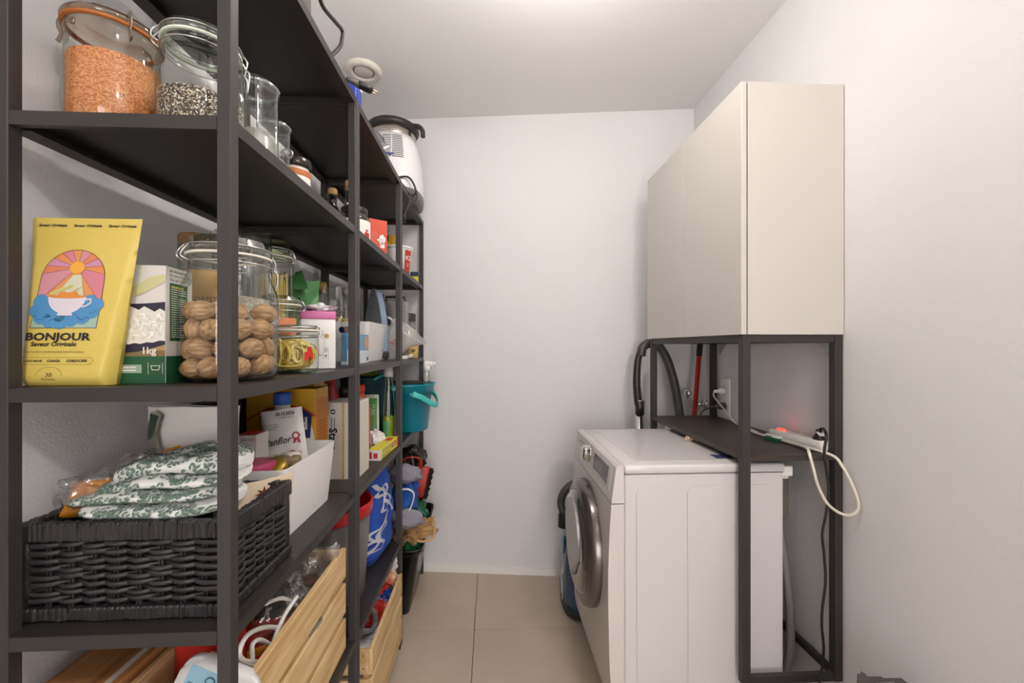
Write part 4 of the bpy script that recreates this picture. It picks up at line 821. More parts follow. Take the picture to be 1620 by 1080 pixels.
bm = new(); tube(bm, [(-.014, -.01, .011), (.004, .05, .011)], .0105, 12, sm=0); obj('tube', bm, mat('#20294f', .4), t)
bm = new(); tube(bm, [(.004, -.012, .012), (.018, .04, .012)], .0115, 12, sm=0); obj('pink_end', bm, mat('#b98a80', .5), t)
# --- white tub with an iron and packets, middle bay
def tub(name, label, x0, x1, y0, y1, h, loc, tp=.014, rim=.004, m=WHITEP, cat='tub'):
    t = thing(name, label, cat, loc)
    bm = new(); th_ = .0025
    def ringv(z, ins): 
        k = tp*(1-z/h); q = .018; P = []
        for (cx, cy, a) in ((x1-k-ins, y1-k-ins, 0), (x0+k+ins, y1-k-ins, pi/2), (x0+k+ins, y0+k+ins, pi), (x1-k-ins, y0+k+ins, 1.5*pi)):
            sxn = 1 if cos(a+pi/4) > 0 else -1; syn = 1 if sin(a+pi/4) > 0 else -1
            for j in range(5): b = a+j/4*pi/2; P.append(Vector((cx-sxn*q+q*cos(b), cy-syn*q+q*sin(b), z)))
        return [bm.verts.new(p) for p in P]
    R_ = [ringv(0, 0), ringv(h, 0), ringv(h, th_), ringv(.003, th_)]
    for a, b in zip(R_, R_[1:]):
        for i in range(20): f = bm.faces.new((a[i], a[(i+1) % 20], b[(i+1) % 20], b[i])); f.smooth = False
    bm.faces.new(R_[0][::-1]); bm.faces.new(R_[3]); obj('tub', bm, m, t); return t
t = tub('white_tub', 'white plastic tub holding an iron and yellow packets in the middle bay', -.11, .11, -.17, .17, .165, (-.610, 1.895, B))
bm = new(); box(bm, (.02, -.1715, .09), (.09, -.1705, .112), 0); 
bm.free()
t = thing('clothes_iron', 'clothes iron standing on end with grey soleplate and pale blue body', 'iron', (-.555, 1.985, B+.008), -.35)
def solepts(): return [(-.047, 0), (.047, 0), (.047, .10), (.042, .16), (.029, .23), (.011, .288), (0, .300), (-.011, .288), (-.029, .23), (-.042, .16), (-.047, .10)]
SM = Matrix(((1, 0, 0, 0), (0, 0, 1, 0), (0, 1, 0, .03), (0, 0, 0, 1)))
bm = new(); prism(bm, solepts(), .008, 0, SM @ Tm(0, 0, -.004)); sole = obj('soleplate', bm, mat('#74777d', .45, .2, bump=.2, bscale=400), t)
bm = new(); 
for k in range(14): disc(bm, SM, .026*sin(k*2.4)*(.3+k/20), .235+.04*cos(k*1.9)*.8, .0025, None, 0, 8, -.0046)
obj('steam_holes', bm, BLACK, sole)
bm = new(); prism(bm, [(x*.94, .004+y*.975) for x, y in solepts()], .045, 0, SM @ Tm(0, 0, .0045)); obj('body', bm, mat('#a9c3de', .3), t)
bm = new(); prism(bm, [(x*.6, .01+y*.9) for x, y in solepts()], .03, 0, SM @ Tm(0, 0, .05)); obj('top_shell', bm, mat('#3f4248', .4), t)
bm = new(); tube(bm, [(0, .075, .26), (0, .115, .22), (0, .115, .10), (0, .08, .05)], .012, 10); obj('handle', bm, mat('#3f4248', .4), t)
bm = new(); box(bm, (-.042, 0, -.002), (.042, .07, .03), .004); obj('heel', bm, mat('#3f4248', .4), t)
t = thing('spice_packet', 'yellow packet with black lettering sticking out of the white tub', 'packet', (-.655, 1.775, B+.06), .2, None, 0, .35)
bm = new(); box(bm, (-.05, -.012, 0), (.05, .012, .125), .002); obj('packet', bm, mat('#e9e4d4', .5), t)
bm = new(); box(bm, (-.0505, -.0126, .085), (.0505, .0126, .1255), .001); obj('yellow_band', bm, mat('#d9b32a', .45), t)
bm = new(); text(bm, 'KICHER', .019, face('front', .1, .026, .1) @ Tm(.05, .108, .0008), 0, bold=.0008); text(bm, 'ERBSEN', .017, face('front', .1, .026, .1) @ Tm(.05, .07, .0008), 0, bold=.0005); obj('printed_text', bm, INK, t)
t = thing('sugar_bag', 'white and yellow paper bag inside the tub beside the iron', 'bag', (-.605, 1.82, B+.004), .1)
bm = new(); pillow(bm, .10, .06, .178, 10, 12, .01, 41, 0, .0, .05, .6); obj('bag', bm, mat('#e8e4dc', .6), t)
bm = new(); grid(bm, lambda u, v: Vector((-.045+.09*u, -.033+.002*sin(u*9), .145+.025*v)), 6, 2); bmesh.ops.solidify(bm, geom=bm.faces[:], thickness=.001); obj('yellow_stripe', bm, mat('#e2cf4e', .5), t)
t = thing('dark_box', 'dark brown open box behind the tin, next to the white tub', 'box', (-.66, 1.50, B))
bm = new(); box(bm, (-.09, -.08, 0), (.06, .08, .145), .002); obj('carton', bm, mat('#4a3a38', .6), t)
bm = new(); box(bm, (-.07, -.082, .10), (.0, -.0803, .140)); obj('blue_panel', bm, mat('#5d6480', .5), t)
# measuring jug hanging tilted on the tub
t = thing('measuring_jug', 'clear plastic measuring jug with red marks tilted against the white tub', 'jug', (-.485, 2.10, B+.072), 0, None, R(12), R(38))
bm = new()
def jug(u, v):
    a = 2*pi*u; ca, sa = cos(a), sin(a); q = 3.5; dd = (abs(ca)**q+abs(sa)**q)**(-1/q); r = .048+.028*v
    x, y, z = r*ca*dd, r*sa*dd, -.065+.165*v
    if ca > .75 and v > .6: x += (ca-.75)/.25*(v-.6)/.4*.045
    return Vector((x, y, z))
grid(bm, jug, 40, 10, 0, True, True); poly(bm, [jug(k/40, 0) for k in range(40)]); obj('jug_body', bm, glassmat('#f2f1ee', '#bdb9b2', .12, 1.6, .08, 0, .4), t)
bm = new(); tube(bm, [jug(k/40, 1) for k in range(40)], .0028, 8, 0, True, 1); obj('rim', bm, glassmat('#f6f6f4', '#c9c7c2', .35, 1.2, .1, 0, .35), t)
bm = new(); tube(bm, [(-.072, 0, .095), (-.115, 0, .085), (-.12, 0, .0), (-.09, 0, -.03), (-.056, 0, -.035)], (.011, .005), 8); obj('handle', bm, mat('#e9e6e1', .35), t)
bm = new()
for k in range(4): box(bm, (-.02+.006*k, -.068-.003*k, .02+.018*k), (.008, -.066-.003*k, .024+.018*k))
text(bm, 'OXO', .02, Matrix(((1, 0, 0, 0), (0, 0, -1, -.0755), (0, 1, 0, .075), (0, 0, 0, 1))), 0); obj('red_marks', bm, mat('#d2452c', .5), t)
t = thing('screw_top', 'red screw cap lying at the white tub rim beside the jug', 'cap', (-.528, 2.02, B+.166))
bm = new(); lathe(bm, [(.02, 0), (.021, .004), (.021, .016), (.018, .019), (0, .019)], None, 20); obj('cap', bm, mat('#c92b38', .4), t)
t = thing('grain_packet', 'golden patterned packet with small emblem lying under the measuring jug', 'packet', (-.425, 2.27, B), .3)
bm = new(); pillow(bm, .05, .03, .09, 10, 10, .006, 51, 0, .1, .05); obj('packet', bm, mat('#b8944a', .5, noise_s=120, h2='#d6b873'), t)
bm = new(); disc(bm, Matrix(((1, 0, 0, 0), (0, 0, -1, -.0165), (0, 1, 0, .04), (0, 0, 0, 1))), 0, 0, .011, .008); obj('emblem', bm, mat('#5b4a3a', .5), t)
t = thing('white_adapter', 'small white adapter with its lead lying at the shelf edge', 'adapter', (-.428, 2.06, B))
bm = new(); box(bm, (-.02, -.03, 0), (.015, .02, .018), .004, 0, None, 2); tube(bm, [(0, .02, .008), (.005, .06, .006), (-.02, .09, .006), (.006, .11, .006)], .004, 8); tube(bm, [(.006, .09, .012), (.012, .13, .014)], .010, 10, sm=0); obj('adapter', bm, WHITE, t)
bm = new(); box(bm, (-.014, -.0305, .019), (.008, .0, .024), .002); obj('dark_clip', bm, BLACK, t)
bm = new(); 
t = thing('jar_with_dark_lid', 'straight metallic jar with dark lid behind the measuring jug', 'jar', (-.466, 2.345, B))
lathe(bm, [(0, .001), (.042, .001), (.042, .205), (0, .205)], None, 28); obj('jar_body', bm, mat('#9b9691', .25, .7), t)
bm = new(); lathe(bm, [(.043, .205), (.044, .208), (.044, .242), (.040, .247), (0, .247)], None, 28); obj('lid', bm, mat('#35322f', .45), t)
t = thing('box_grater', 'punched steel box grater standing behind the iron', 'grater', (-.508, 2.235, B))
bm = new(); prism(bm, [(-.06, -.04), (.06, -.04), (.06, .04), (-.06, .04)], .30, 0); obj('body', bm, mat('#b9b6b2', .3, .7), t)
bm = new(); Mx = Matrix(((1, 0, 0, 0), (0, 0, -1, -.0405), (0, 1, 0, 0), (0, 0, 0, 1)))
for i in range(10):
    for j in range(20): disc(bm, Mx, -.052+.0115*i+(j % 2)*.004, .05+.0115*j, .0028, None, 0, 6)
obj('punched_holes', bm, mat('#4d4b49', .5), t, kind='stuff')
bm = new(); tube(bm, [(-.05, 0, .301), (-.05, 0, .325), (.05, 0, .325), (.05, 0, .301)], .005, 8, sm=0); obj('handle', bm, BLACK, t)
bottle('glass_bottle', 'small clear bottle with steel spout at the back of the middle bay', (-.62, 1.80, B), .022, .285, .012, GLASS2, '#b5b2ae', .6)

# ================================================================ basket shelf
# --- dark wicker basket
bx0, bx1, by0, by1, bh = -.757, -.424, .695, .905, .158
t = thing('wicker_basket', 'black woven wicker basket holding a folded leaf-print cloth', 'basket', (0, 0, C_))
WICK = mat('#2b282a', .42, noise_s=40, noise_a=.4, bump=.3, bscale=150)
def bring(z, out=0, wav=0, ph=0, nx=9, ny=6):
    P = []; cx, cy = (bx0+bx1)/2, (by0+by1)/2; hw, hd = (bx1-bx0)/2-.010+out, (by1-by0)/2-.010+out
    seg = [((-hw, -hd), (hw, -hd), nx), ((hw, -hd), (hw, hd), ny), ((hw, hd), (-hw, hd), nx), ((-hw, hd), (-hw, -hd), ny)]; c = 0
    for a, b, n in seg:
        nxv, nyv = (b[1]-a[1]), -(b[0]-a[0]); L = sqrt(nxv**2+nyv**2); nxv /= L; nyv /= L
        for k in range(n):
            u = k/n; w = wav*cos(pi*(c+ph)) if 0 < k else 0
            P.append((cx+a[0]+(b[0]-a[0])*u+nxv*w, cy+a[1]+(b[1]-a[1])*u+nyv*w, z+.0012*sin(c*1.7+ph*2+z*300))); c += 1
    return P
for k in range(8):
    for ph in (0, 1):
        bm = new(); tube(bm, bring(.031+k*.0128+ph*.002, 0, .0056, ph+k), (.0022, .0046), 6, 0, True, 5); obj('weave_strand', bm, WICK, t)
sk = None
cx, cy = (bx0+bx1)/2, (by0+by1)/2; hw, hd = (bx1-bx0)/2-.010, (by1-by0)/2-.010
for k in range(1, 9):
    for yy in (-hd, hd):
        for q in (1,):
            if sk is None:
                bm = new(); box(bm, (-.0045, -.0022, .012), (-.0008, .0022, bh-.02), .0008); box(bm, (.0008, -.0022, .012), (.0045, .0022, bh-.02), .0008); sk = obj('stake', bm, WICK, t); o = sk
            else: o = sk.copy(); COL.objects.link(o)
            o.location = (cx-hw+2*hw*k/9, cy+yy, 0)
for k in range(1, 6):
    for xx in (-hw, hw): o = sk.copy(); COL.objects.link(o); o.location = (cx+xx, cy-hd+2*hd*k/6, 0); o.rotation_euler = (0, 0, pi/2)
rW = random.Random(4)
def wraprim(name, z0, z1, th, parent, gap=None):
    bm = new(); o_ = .010
    segs = [((bx0, by0+th/2), (bx1, by0+th/2)), ((bx1-th/2, by0), (bx1-th/2, by1)), ((bx1, by1-th/2), (bx0, by1-th/2)), ((bx0+th/2, by1), (bx0+th/2, by0))]
    for a, b in segs:
        a, b = Vector((*a, 0)), Vector((*b, 0)); L = (b-a).length; d = (b-a)/L; n = Vector((d.y, -d.x, 0)); s = 0
        while s < L-.001:
            w = min(rW.uniform(.006, .012), L-s); e = rW.uniform(-.0007, .0009); sk_ = rW.uniform(-.002, .002)
            M2 = Matrix(((d.x, n.x, 0, a.x+d.x*(s+w/2)), (d.y, n.y, 0, a.y+d.y*(s+w/2)), (0, 0, 1, 0), (0, 0, 0, 1)))
            M2 = M2 @ Matrix(((1, 0, sk_/(z1-z0), -sk_*z0/(z1-z0)), (0, 1, 0, 0), (0, 0, 1, 0), (0, 0, 0, 1)))
            box(bm, (-w/2-.0008, -th/2-e, z0-e), (w/2+.0008, th/2+e, z1+e), .0028, 0, M2); s += w
    return obj(name, bm, WICK, parent)
wraprim('wrapped_rim', bh-.030, bh, .017, t)
wraprim('wrapped_base', .001, .022, .016, t)
for x in (bx0+.011, bx1-.011):
    for y in (by0+.011, by1-.011):
        bm = new(); lathe(bm, [(.010, .015), (.011, .05), (.0105, .1), (.010, bh-.02)], Tm(x, y, 0), 8); obj('corner_post', bm, WICK, t)
bm = new(); box(bm, (bx0+.012, by0+.012, .006), (bx1-.012, by1-.012, .012)); obj('basket_floor', bm, mat('#171516', .8), t)
# --- folded cloth with leaf print
CZ = C_+bh-.006
t = thing('folded_cloth', 'folded white cotton cloth with green leaf sprigs on top of the basket', 'cloth', (-.606, .795, CZ), -.05)
def layer(k):
    z0 = [0, .022, .042, .061][k]; hh = [.023, .022, .022, .034][k]; w = [.235, .25, .235, .22][k]; d = [.175, .165, .15, .13][k]; ox = [.015, -.005, .02, .03][k]; oy = [0, .006, .012, .02][k]
    prof = []
    for i in range(241):
        a = 2*pi*i/240; ca, sa = cos(a), sin(a); prof.append(((abs(ca)**.55)*(1 if ca > 0 else -1), (abs(sa)**.8)*(1 if sa > 0 else -1), sa))
    cum = [0]
    for p, q in zip(prof, prof[1:]): cum.append(cum[-1]+sqrt(((q[0]-p[0])*d/2)**2+((q[1]-p[1])*hh/2)**2))
    import bisect
    def f(u, v, off=0):   # u around the profile by arc length, v along x
        t_ = (u % 1)*cum[-1]; i = min(239, max(0, bisect.bisect_right(cum, t_)-1)); fr = (t_-cum[i])/max(1e-9, cum[i+1]-cum[i]); p, q = prof[i], prof[i+1]
        py_, pz_, sa = (p[m]+(q[m]-p[m])*fr for m in range(3))
        yy = py_*(d/2+off); zz = pz_*(hh/2+off)+hh/2+z0; x = (v-.5)*w; e = 1-(abs(2*v-1)**6)*.55
        nz = noise.noise(Vector((x*16+k*7, yy*13, k*3.7)))*.010+noise.noise(Vector((x*40, yy*40, k)))*.0035
        up = max(0, sa); sag = -.030*max(0, -x/.12)**1.5*(1 if k > 0 else .2)
        return Vector((x+ox+.006*noise.noise(Vector((yy*20, k, 1))), yy*e+oy+.004*noise.noise(Vector((x*25, k, 5))), max(.0006, z0+(zz-z0)*(.55+.45*e)+nz*up*(1.2 if k == 3 else .7)+sag*z0/.055)))
    f.per = cum[-1]; f.w = w; return f
CLOTH = mat('#e3e4e0', .85, bump=.15, bscale=600)
bm = new()
for k in range(4): grid(bm, layer(k), 40, 36, 0, True, True)
for k in range(4):
    for v in (0, 1): poly(bm, [layer(k)(i/40, v) for i in range(40)])
obj('cloth', bm, CLOTH, t)
bm = new(); r = random.Random(77)
for k in range(4):
    f = layer(k); zone = (.0, 1.0)
    per = f.per; w_ = f.w
    for s in range(105 if k == 3 else 46):
        n_ = 105 if k == 3 else 46; u0 = ((s*.618034) % 1)*(.58 if k == 3 else .13)+(0 if k == 3 else .44); v0 = .02+.96*(s+.5)/n_; a = r.uniform(0, 6.28)
        du = lambda m: m/per; dv = lambda m: m/w_
        p = [u0, v0]; bend = r.uniform(-.25, .25)
        for st in range(5):
            q = [p[0]+du(.0085*sin(a)), p[1]+dv(.0085*cos(a))]
            def FP(x, y): return f(x % 1, min(max(y, .004), .996), .0011)
            nx, ny = -sin(a), cos(a)
            def off(c, along, side): return FP(c[0]+du(along*sin(a)+side*cos(a)), c[1]+dv(along*cos(a)-side*sin(a)))
            bm.faces.new([bm.verts.new(off(p, 0, .0004)), bm.verts.new(off(p, 0, -.0004)), bm.verts.new(off(p, .0088, -.0003)), bm.verts.new(off(p, .0088, .0003))])
            for sd in (-1, 1):
                L_, wd = .0085-.0008*st, .0021
                b0 = (0.001, sd*.0006)
                pts = []
                for (l, m) in ((0, 0), (.35, 1), (.7, .8), (1, 0), (.65, -.6), (.3, -.7)):
                    al = b0[0]+L_*l*.75-m*wd*.6*sd*sd*.5; si = b0[1]+sd*(L_*l*.62+m*wd*.6)
                    pts.append(bm.verts.new(off(p, al+(-m*wd*.55), si)))
                bm.faces.new(pts)
            p = q; a += bend
obj('leaf_print', bm, mat('#62796c', .85), t, norm=False, kind='stuff')
# --- things in and behind the basket
t = thing('snack_bag', 'orange snack bag with dark lettering in clear wrapping at the basket corner', 'bag', (-.712, .775, CZ-.008), .25, None, 0, 0)
bm = new(); pillow(bm, .085, .05, .058, 10, 8, .006, 61, 0, .25, .3, .9); obj('bag', bm, mat('#c97f1e', .35), t)
bm = new(); text(bm, 'CEYLON', .012, Matrix(((.96, -.2, 0, .010), (0, 0, -1, -.0275), (.25, .95, 0, .026), (0, 0, 0, 1))), 0, bold=.0003); obj('lettering', bm, mat('#5a2c10', .6), t)
bm = new(); blob(bm, (.0, .015, .035), .042, .5, 63, 3, 0, (1.1, .8, .75), False, 2.4, .001); obj('clear_wrap', bm, PLASTICBAG, t)
t = thing('snack_bag', 'second orange bag in clear plastic behind the folded cloth', 'bag', (-.665, .865, CZ-.004), .3, None, 0, -.35)
bm = new(); pillow(bm, .085, .04, .075, 10, 10, .008, 65, 0, .3, .3); obj('bag', bm, mat('#d08a1c', .35), t)
bm = new(); blob(bm, (-.02, .0, .055), .042, .5, 67, 3, 0, (1.1, .6, .8), False, 2.4, .001); obj('clear_wrap', bm, PLASTICBAG, t)
t = thing('flour_sack', 'big rumpled white paper sack with grey printed side behind the cloth', 'sack', (-.640, .926, C_), 0)
bm = new(); ff = pillow(bm, .190, .030, .312, 16, 16, .008, 71, 0, .0, .6, 1.0); obj('sack', bm, mat('#e4dfd9', .75), t)
bm = new(); sp_ = [(-.094, -.027, .17), (-.094, -.027, .25), (-.086, -.0275, .307), (-.066, -.028, .298), (-.076, -.028, .255), (-.062, -.029, .215), (-.034, -.030, .168)]
poly(bm, sp_); bmesh.ops.solidify(bm, geom=bm.faces[:], thickness=.001); bmesh.ops.translate(bm, vec=(.016, .004, 0), verts=bm.verts[:]); o = obj('printed_fold', bm, mat('#cdc8bb', .7), t)
bm = new()
for k in range(20):
    z = .175+k*.0055; xl = -.094+.001*k*.3; xr = -.040-.0028*k if z < .215 else -.066-.0004*k; line(bm, Matrix(((1, 0, 0, 0), (0, 0, -1, -.0335), (0, 1, 0, 0), (0, 0, 0, 1))), [(xl, z+.003), (xr, z-.003)], .0017)
bmesh.ops.translate(bm, vec=(.016, .004, 0), verts=bm.verts[:]); obj('print_lines', bm, mat('#5f6154', .7), o)
bm = new(); poly(bm, [(-.0935, -.0285, .245), (-.087, -.029, .302), (-.070, -.0295, .296), (-.083, -.0295, .25)]); bmesh.ops.solidify(bm, geom=bm.faces[:], thickness=.0008); bmesh.ops.translate(bm, vec=(.016, .004, 0), verts=bm.verts[:]); obj('green_corner', bm, mat('#41604a', .6), t)
t = thing('crisp_bag', 'clear crinkled bag lying behind the cloth in front of the sack', 'bag', (-.58, .893, CZ))
bm = new(); blob(bm, (0, 0, .045), .05, .6, 73, 3, 0, (1.3, .3, .9), False, 2.6, .001); obj('plastic', bm, PLASTICBAG, t)
t = thing('gold_topped_jar', 'gold screw lid of a jar lying in the basket beside the cloth', 'jar', (-.462, .738, CZ-.03), .3)
bm = new(); lathe(bm, [(.022, 0), (.024, .003), (.024, .02), (.022, .022), (0, .022)], Tm(0, 0, .012, 0, 0, pi/2-.3), 24); obj('lid', bm, mat('#9a7430', .35, .7), t)
t = thing('paper_packet', 'white paper packet sticking out of the basket by the shelf post', 'packet', (-.487, .79, C_+.055), .1, None, .1)
bm = new(); pillow(bm, .07, .03, .085, 10, 8, .008, 75, 0, .2, .2); obj('packet', bm, PAPER, t)
t = thing('sauce_packet', 'cream packet with red curved print and star anise picture in the basket', 'packet', (-.475, .855, C_+.035), .95, None, -.12)
bm = new(); sf = pillow(bm, .13, .03, .130, 12, 12, .005, 79, 0, .2, .12, 1); obj('packet', bm, mat('#dccbb0', .5), t)
bm = new(); P0 = [(-.06+.016*k, .055+.035*sin(k/7*pi)+.02) for k in range(8)]
for (xa, za), (xb, zb) in zip(P0, P0[1:]): poly(bm, [sf(.5+xa/.13, za/.18, .004), sf(.5+xb/.13, zb/.18, .004), sf(.5+xb/.13, (zb+.022)/.18, .004), sf(.5+xa/.13, (za+.022)/.18, .004)])
obj('red_band', bm, mat('#a8301f', .45), t)
bm = new()
for k in range(8): a = k*pi/4; poly(bm, [sf(.5+x/.13, z/.18, .0045) for x, z in ((0, .145), (.008*cos(a-.35), .145+.008*sin(a-.35)), (.02*cos(a), .145+.02*sin(a)), (.008*cos(a+.35), .145+.008*sin(a+.35)))])
obj('star_anise_print', bm, mat('#5a1d16', .5), t)
t = thing('orange_packet', 'orange and cream packet visible through the basket weave gap', 'packet', (-.462, .845, C_+.012), 1.35)
bm = new(); pillow(bm, .10, .03, .12, 10, 10, .006, 81, 0, .2, .1); obj('packet', bm, mat('#c98a4a', .4, noise_s=25, h2='#e8d8b8'), t)
# --- white bin with the flour bag, tea box, jars
t = tub('white_bin', 'tall white plastic bin holding the Panflor flour bag and small jars', -.085, .085, -.153, .153, .166, (-.541, 1.0925, C_))
t = thing('flour_bag', 'white paper flour bag printed Panflor with a red rosette in the bin', 'bag', (-.524, 1.115, C_+.014), .0, None, -.08, -.14)
bm = new(); ff = pillow(bm, .118, .065, .262, 14, 14, .004, 91, 0, .0, .40, .92, .10); obj('bag', bm, mat('#dedbd7', .75), t)
FM = lambda p: ff(.5+p.x/.113, p.y/.262, .0030)
bm = new(); text(bm, 'Panflor', .0255, Tm(-.010, .180, 0) @ Matrix.Rotation(.06, 4, 'Z'), 0, shear=.35, bold=.0002, sx=.95, fn=FM); obj('lettering', bm, mat('#2c2826', .7), t)
bm = new(); text(bm, '05.12.2026', .0115, Tm(.018, .250, 0), 0, bold=.0003, sx=1.0, fn=FM); obj('date_print', bm, mat('#2c2826', .7), t)
bm = new(); text(bm, 'Weissmehl', .009, Tm(.0, .143, 0), 0, fn=FM, bold=.0002); text(bm, 'Farine blanche', .009, Tm(.0, .133, 0), 0, fn=FM, bold=.0002); text(bm, 'L 24091 02:14', .007, Tm(.02, .240, 0), 0, fn=FM)
for k, (x, y) in enumerate(((-.03, .225), (-.028, .219), (-.034, .213))): text(bm, 'zum Backen und Kochen', .0052, Tm(x, y, 0), 0, fn=FM)
obj('small_lettering', bm, mat('#4a4541', .7), t)
bm = new(); grid(bm, lambda u, v: ff(.06+.88*u, .44+.13*v, .0024), 8, 3); obj('beige_band', bm, mat('#cbbca8', .7), t)
bm = new(); P = [(.040+.011*(1 if k % 2 else .82)*cos(2*pi*k/24), .190+.011*(1 if k % 2 else .82)*sin(2*pi*k/24)) for k in range(24)]
poly(bm, [FM(Vector((x, y, 0))) for x, y in P]); poly(bm, [FM(Vector((x, y, 0))) for x, y in ((.034, .182), (.031, .169), (.037, .172), (.040, .181))]); poly(bm, [FM(Vector((x, y, 0))) for x, y in ((.041, .181), (.044, .172), (.050, .169), (.047, .182))]); obj('rosette', bm, mat('#a5342c', .6), t)
bm = new(); poly(bm, [FM(Vector((.040+.006*cos(2*pi*k/16), .190+.006*sin(2*pi*k/16), 0)))-Vector((0, .0006, 0)) for k in range(16)]); obj('rosette_centre', bm, mat('#dedbd7', .7), t)
w, d, h = .050, .06, .222
t = carton('tea_box', 'white and red cube-shaped box in the bin beside the flour bag', w, d, h, (-.592, 1.058, C_+.0045), .05, mat('#dcd7d2', .55))
F = face('front', w, d, h); bm = new(); poly(bm, [(.016, .185, 0), (.022, .201, 0), (.029, .185, 0)], 0, F); poly(bm, [(.016, .185, .0002), (.02, .183, .0002), (.032, .180, .0002), (.026, .185, .0002)], 0, F); disc(bm, F, .007, .165, .004); rect(bm, face('top', w, d, h), .004, .004, w-.004, d-.004); obj('red_print', bm, mat('#c23a2a', .55), t)
bm = new(); textlines(bm, F, .012, .046, .12, .17, 9, 0, .0003, .3, 12); textlines(bm, F, .014, .046, .208, .216, 2, 0, .0003, .3, 13); text(bm, 'A.Vogel', .006, F @ Tm(.038, .188, .0003), 0); obj('printed_text', bm, GREYINK, t)
t = thing('jar_lid_pink', 'jar with a round pink lid in the white bin', 'jar', (-.540, .985, C_+.004))
bm = new(); lathe(bm, [(0, 0), (.036, .001), (.037, .148), (.034, .153)], None, 30); obj('jar_body', bm, mat('#6f5a40', .2, coat=.5), t)
bm = new(); lathe(bm, [(.038, .153), (.040, .156), (.040, .168), (.037, .172), (.02, .1705), (0, .171)], None, 32); obj('lid', bm, mat('#b8456d', .4), t)
t = thing('jar_lid_gold', 'small jar with gold screw lid leaning against the flour bag', 'jar', (-.506, 1.040, C_+.078), 0, None, .55)
bm = new(); lathe(bm, [(0, -.05), (.026, -.05), (.028, .075), (.025, .08)], None, 26); obj('jar_body', bm, mat('#8a7a5a', .2, coat=.5), t)
bm = new(); lathe(bm, [(.027, .08), (.029, .083), (.029, .10), (.026, .104), (0, .104)], None, 30); obj('lid', bm, mat('#b3913f', .35, .7), t)
t = thing('spice_bag', 'clear bag of brown spice beside the gold-lidded jar', 'bag', (-.505, 1.062, C_+.115), .4)
bm = new(); blob(bm, (0, 0, .03), .026, .5, 95, 3, 0, (1.0, 1.6, .8), False, 2.2); obj('spice', bm, mat('#8d7a58', .5, noise_s=150, noise_a=.3), t)
bm = new(); tube(bm, [(0, .01, .036), (.004, .03, .042), (.008, .045, .044)], (.02, .010), 10); obj('white_label', bm, PAPER, t)
bm = new(); blob(bm, (.006, .05, .045), .012, .3, 96, 2, 0, (1, 1, .8), False); obj('red_end', bm, mat('#a8323f', .5), t)
# --- behind the bin
w, d, h = .200, .095, .315
t = carton('yellow_box', 'large yellow cardboard box with a blue and white badge behind the bin', w, d, h, (-.620, 1.303, C_), 0, mat('#d9a526', .5))
F, SD = face('front', w, d, h), face('side', w, d, h)
bm = new(); disc(bm, F, .125, .155, .073, .105, 0, 32, .0002); obj('white_disc', bm, mat('#e9e4d6', .5), t)
bm = new(); poly(bm, [(.04, .235, .0006), (.06, .175, .0006), (.185, .17, .0006), (.19, .245, .0006), (.165, .255, .0006)], 0, F); text(bm, 'M', .05, F @ Tm(.03, .11, .0006), 0, bold=.001); obj('blue_badge', bm, mat('#24356f', .5), t)
bm = new(); text(bm, 'ITCH', .052, F @ Tm(.12, .212, .001), 0, bold=.001); obj('badge_lettering', bm, WHITE, t)
bm = new(); line(bm, F, [(.0, .225), (.06, .255), (.12, .268), (.165, .258), (.199, .235)], .005, 0, .0008); obj('red_stripe', bm, mat('#c2382c', .5), t)
bm = new(); rect(bm, SD, .004, .004, d-.004, h-.03); obj('orange_side', bm, mat('#c87a1c', .5), t)
bm = new(); textlines(bm, SD, .02, .08, .08, .22, 14, 0, .0004, .3, 4); obj('printed_text', bm, mat('#8a5414', .6), t)
t = thing('yellow_flap_box', 'smaller yellow box with green and blue print standing behind the big yellow box', 'box', (-.595, 1.395, C_))
bm = new(); box(bm, (-.10, -.04, 0), (.03, .04, .345), .001); obj('carton', bm, mat('#dba21d', .5), t)
bm = new(); box(bm, (-.10, -.0408, .318), (-.045, -.0402, .342)); obj('blue_print', bm, mat('#2c4a86', .5), t)
bm = new(); box(bm, (-.095, -.0412, .310), (-.04, -.0406, .316)); obj('green_print', bm, mat('#3f7a3c', .5), t)
t = thing('white_bottle', 'white plastic bottle with a blue cap behind the flour bag', 'bottle', (-.586, 1.195, C_+.004))
bm = new(); lathe(bm, [(0, .001), (.028, .001), (.030, .02), (.030, .225), (.027, .25), (.020, .262), (.020, .275)], None, 30); obj('bottle_body', bm, mat('#dfdcd8', .35), t)
bm = new(); lathe(bm, [(.022, .275), (.0235, .278), (.0225, .304), (.020, .308), (0, .308)], None, 28); obj('cap', bm, mat('#2a5bb0', .4), t)
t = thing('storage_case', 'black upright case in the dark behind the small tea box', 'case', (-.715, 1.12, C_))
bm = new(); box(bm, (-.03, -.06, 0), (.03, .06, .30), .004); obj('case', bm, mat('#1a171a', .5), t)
t = thing('grey_bag', 'light grey plastic bag standing between the yellow box and white carton', 'bag', (-.625, 1.487, C_))
bm = new(); pillow(bm, .14, .09, .31, 12, 12, .014, 101, 0, .0, .2, .7); obj('bag', bm, mat('#b9b5b0', .4), t)
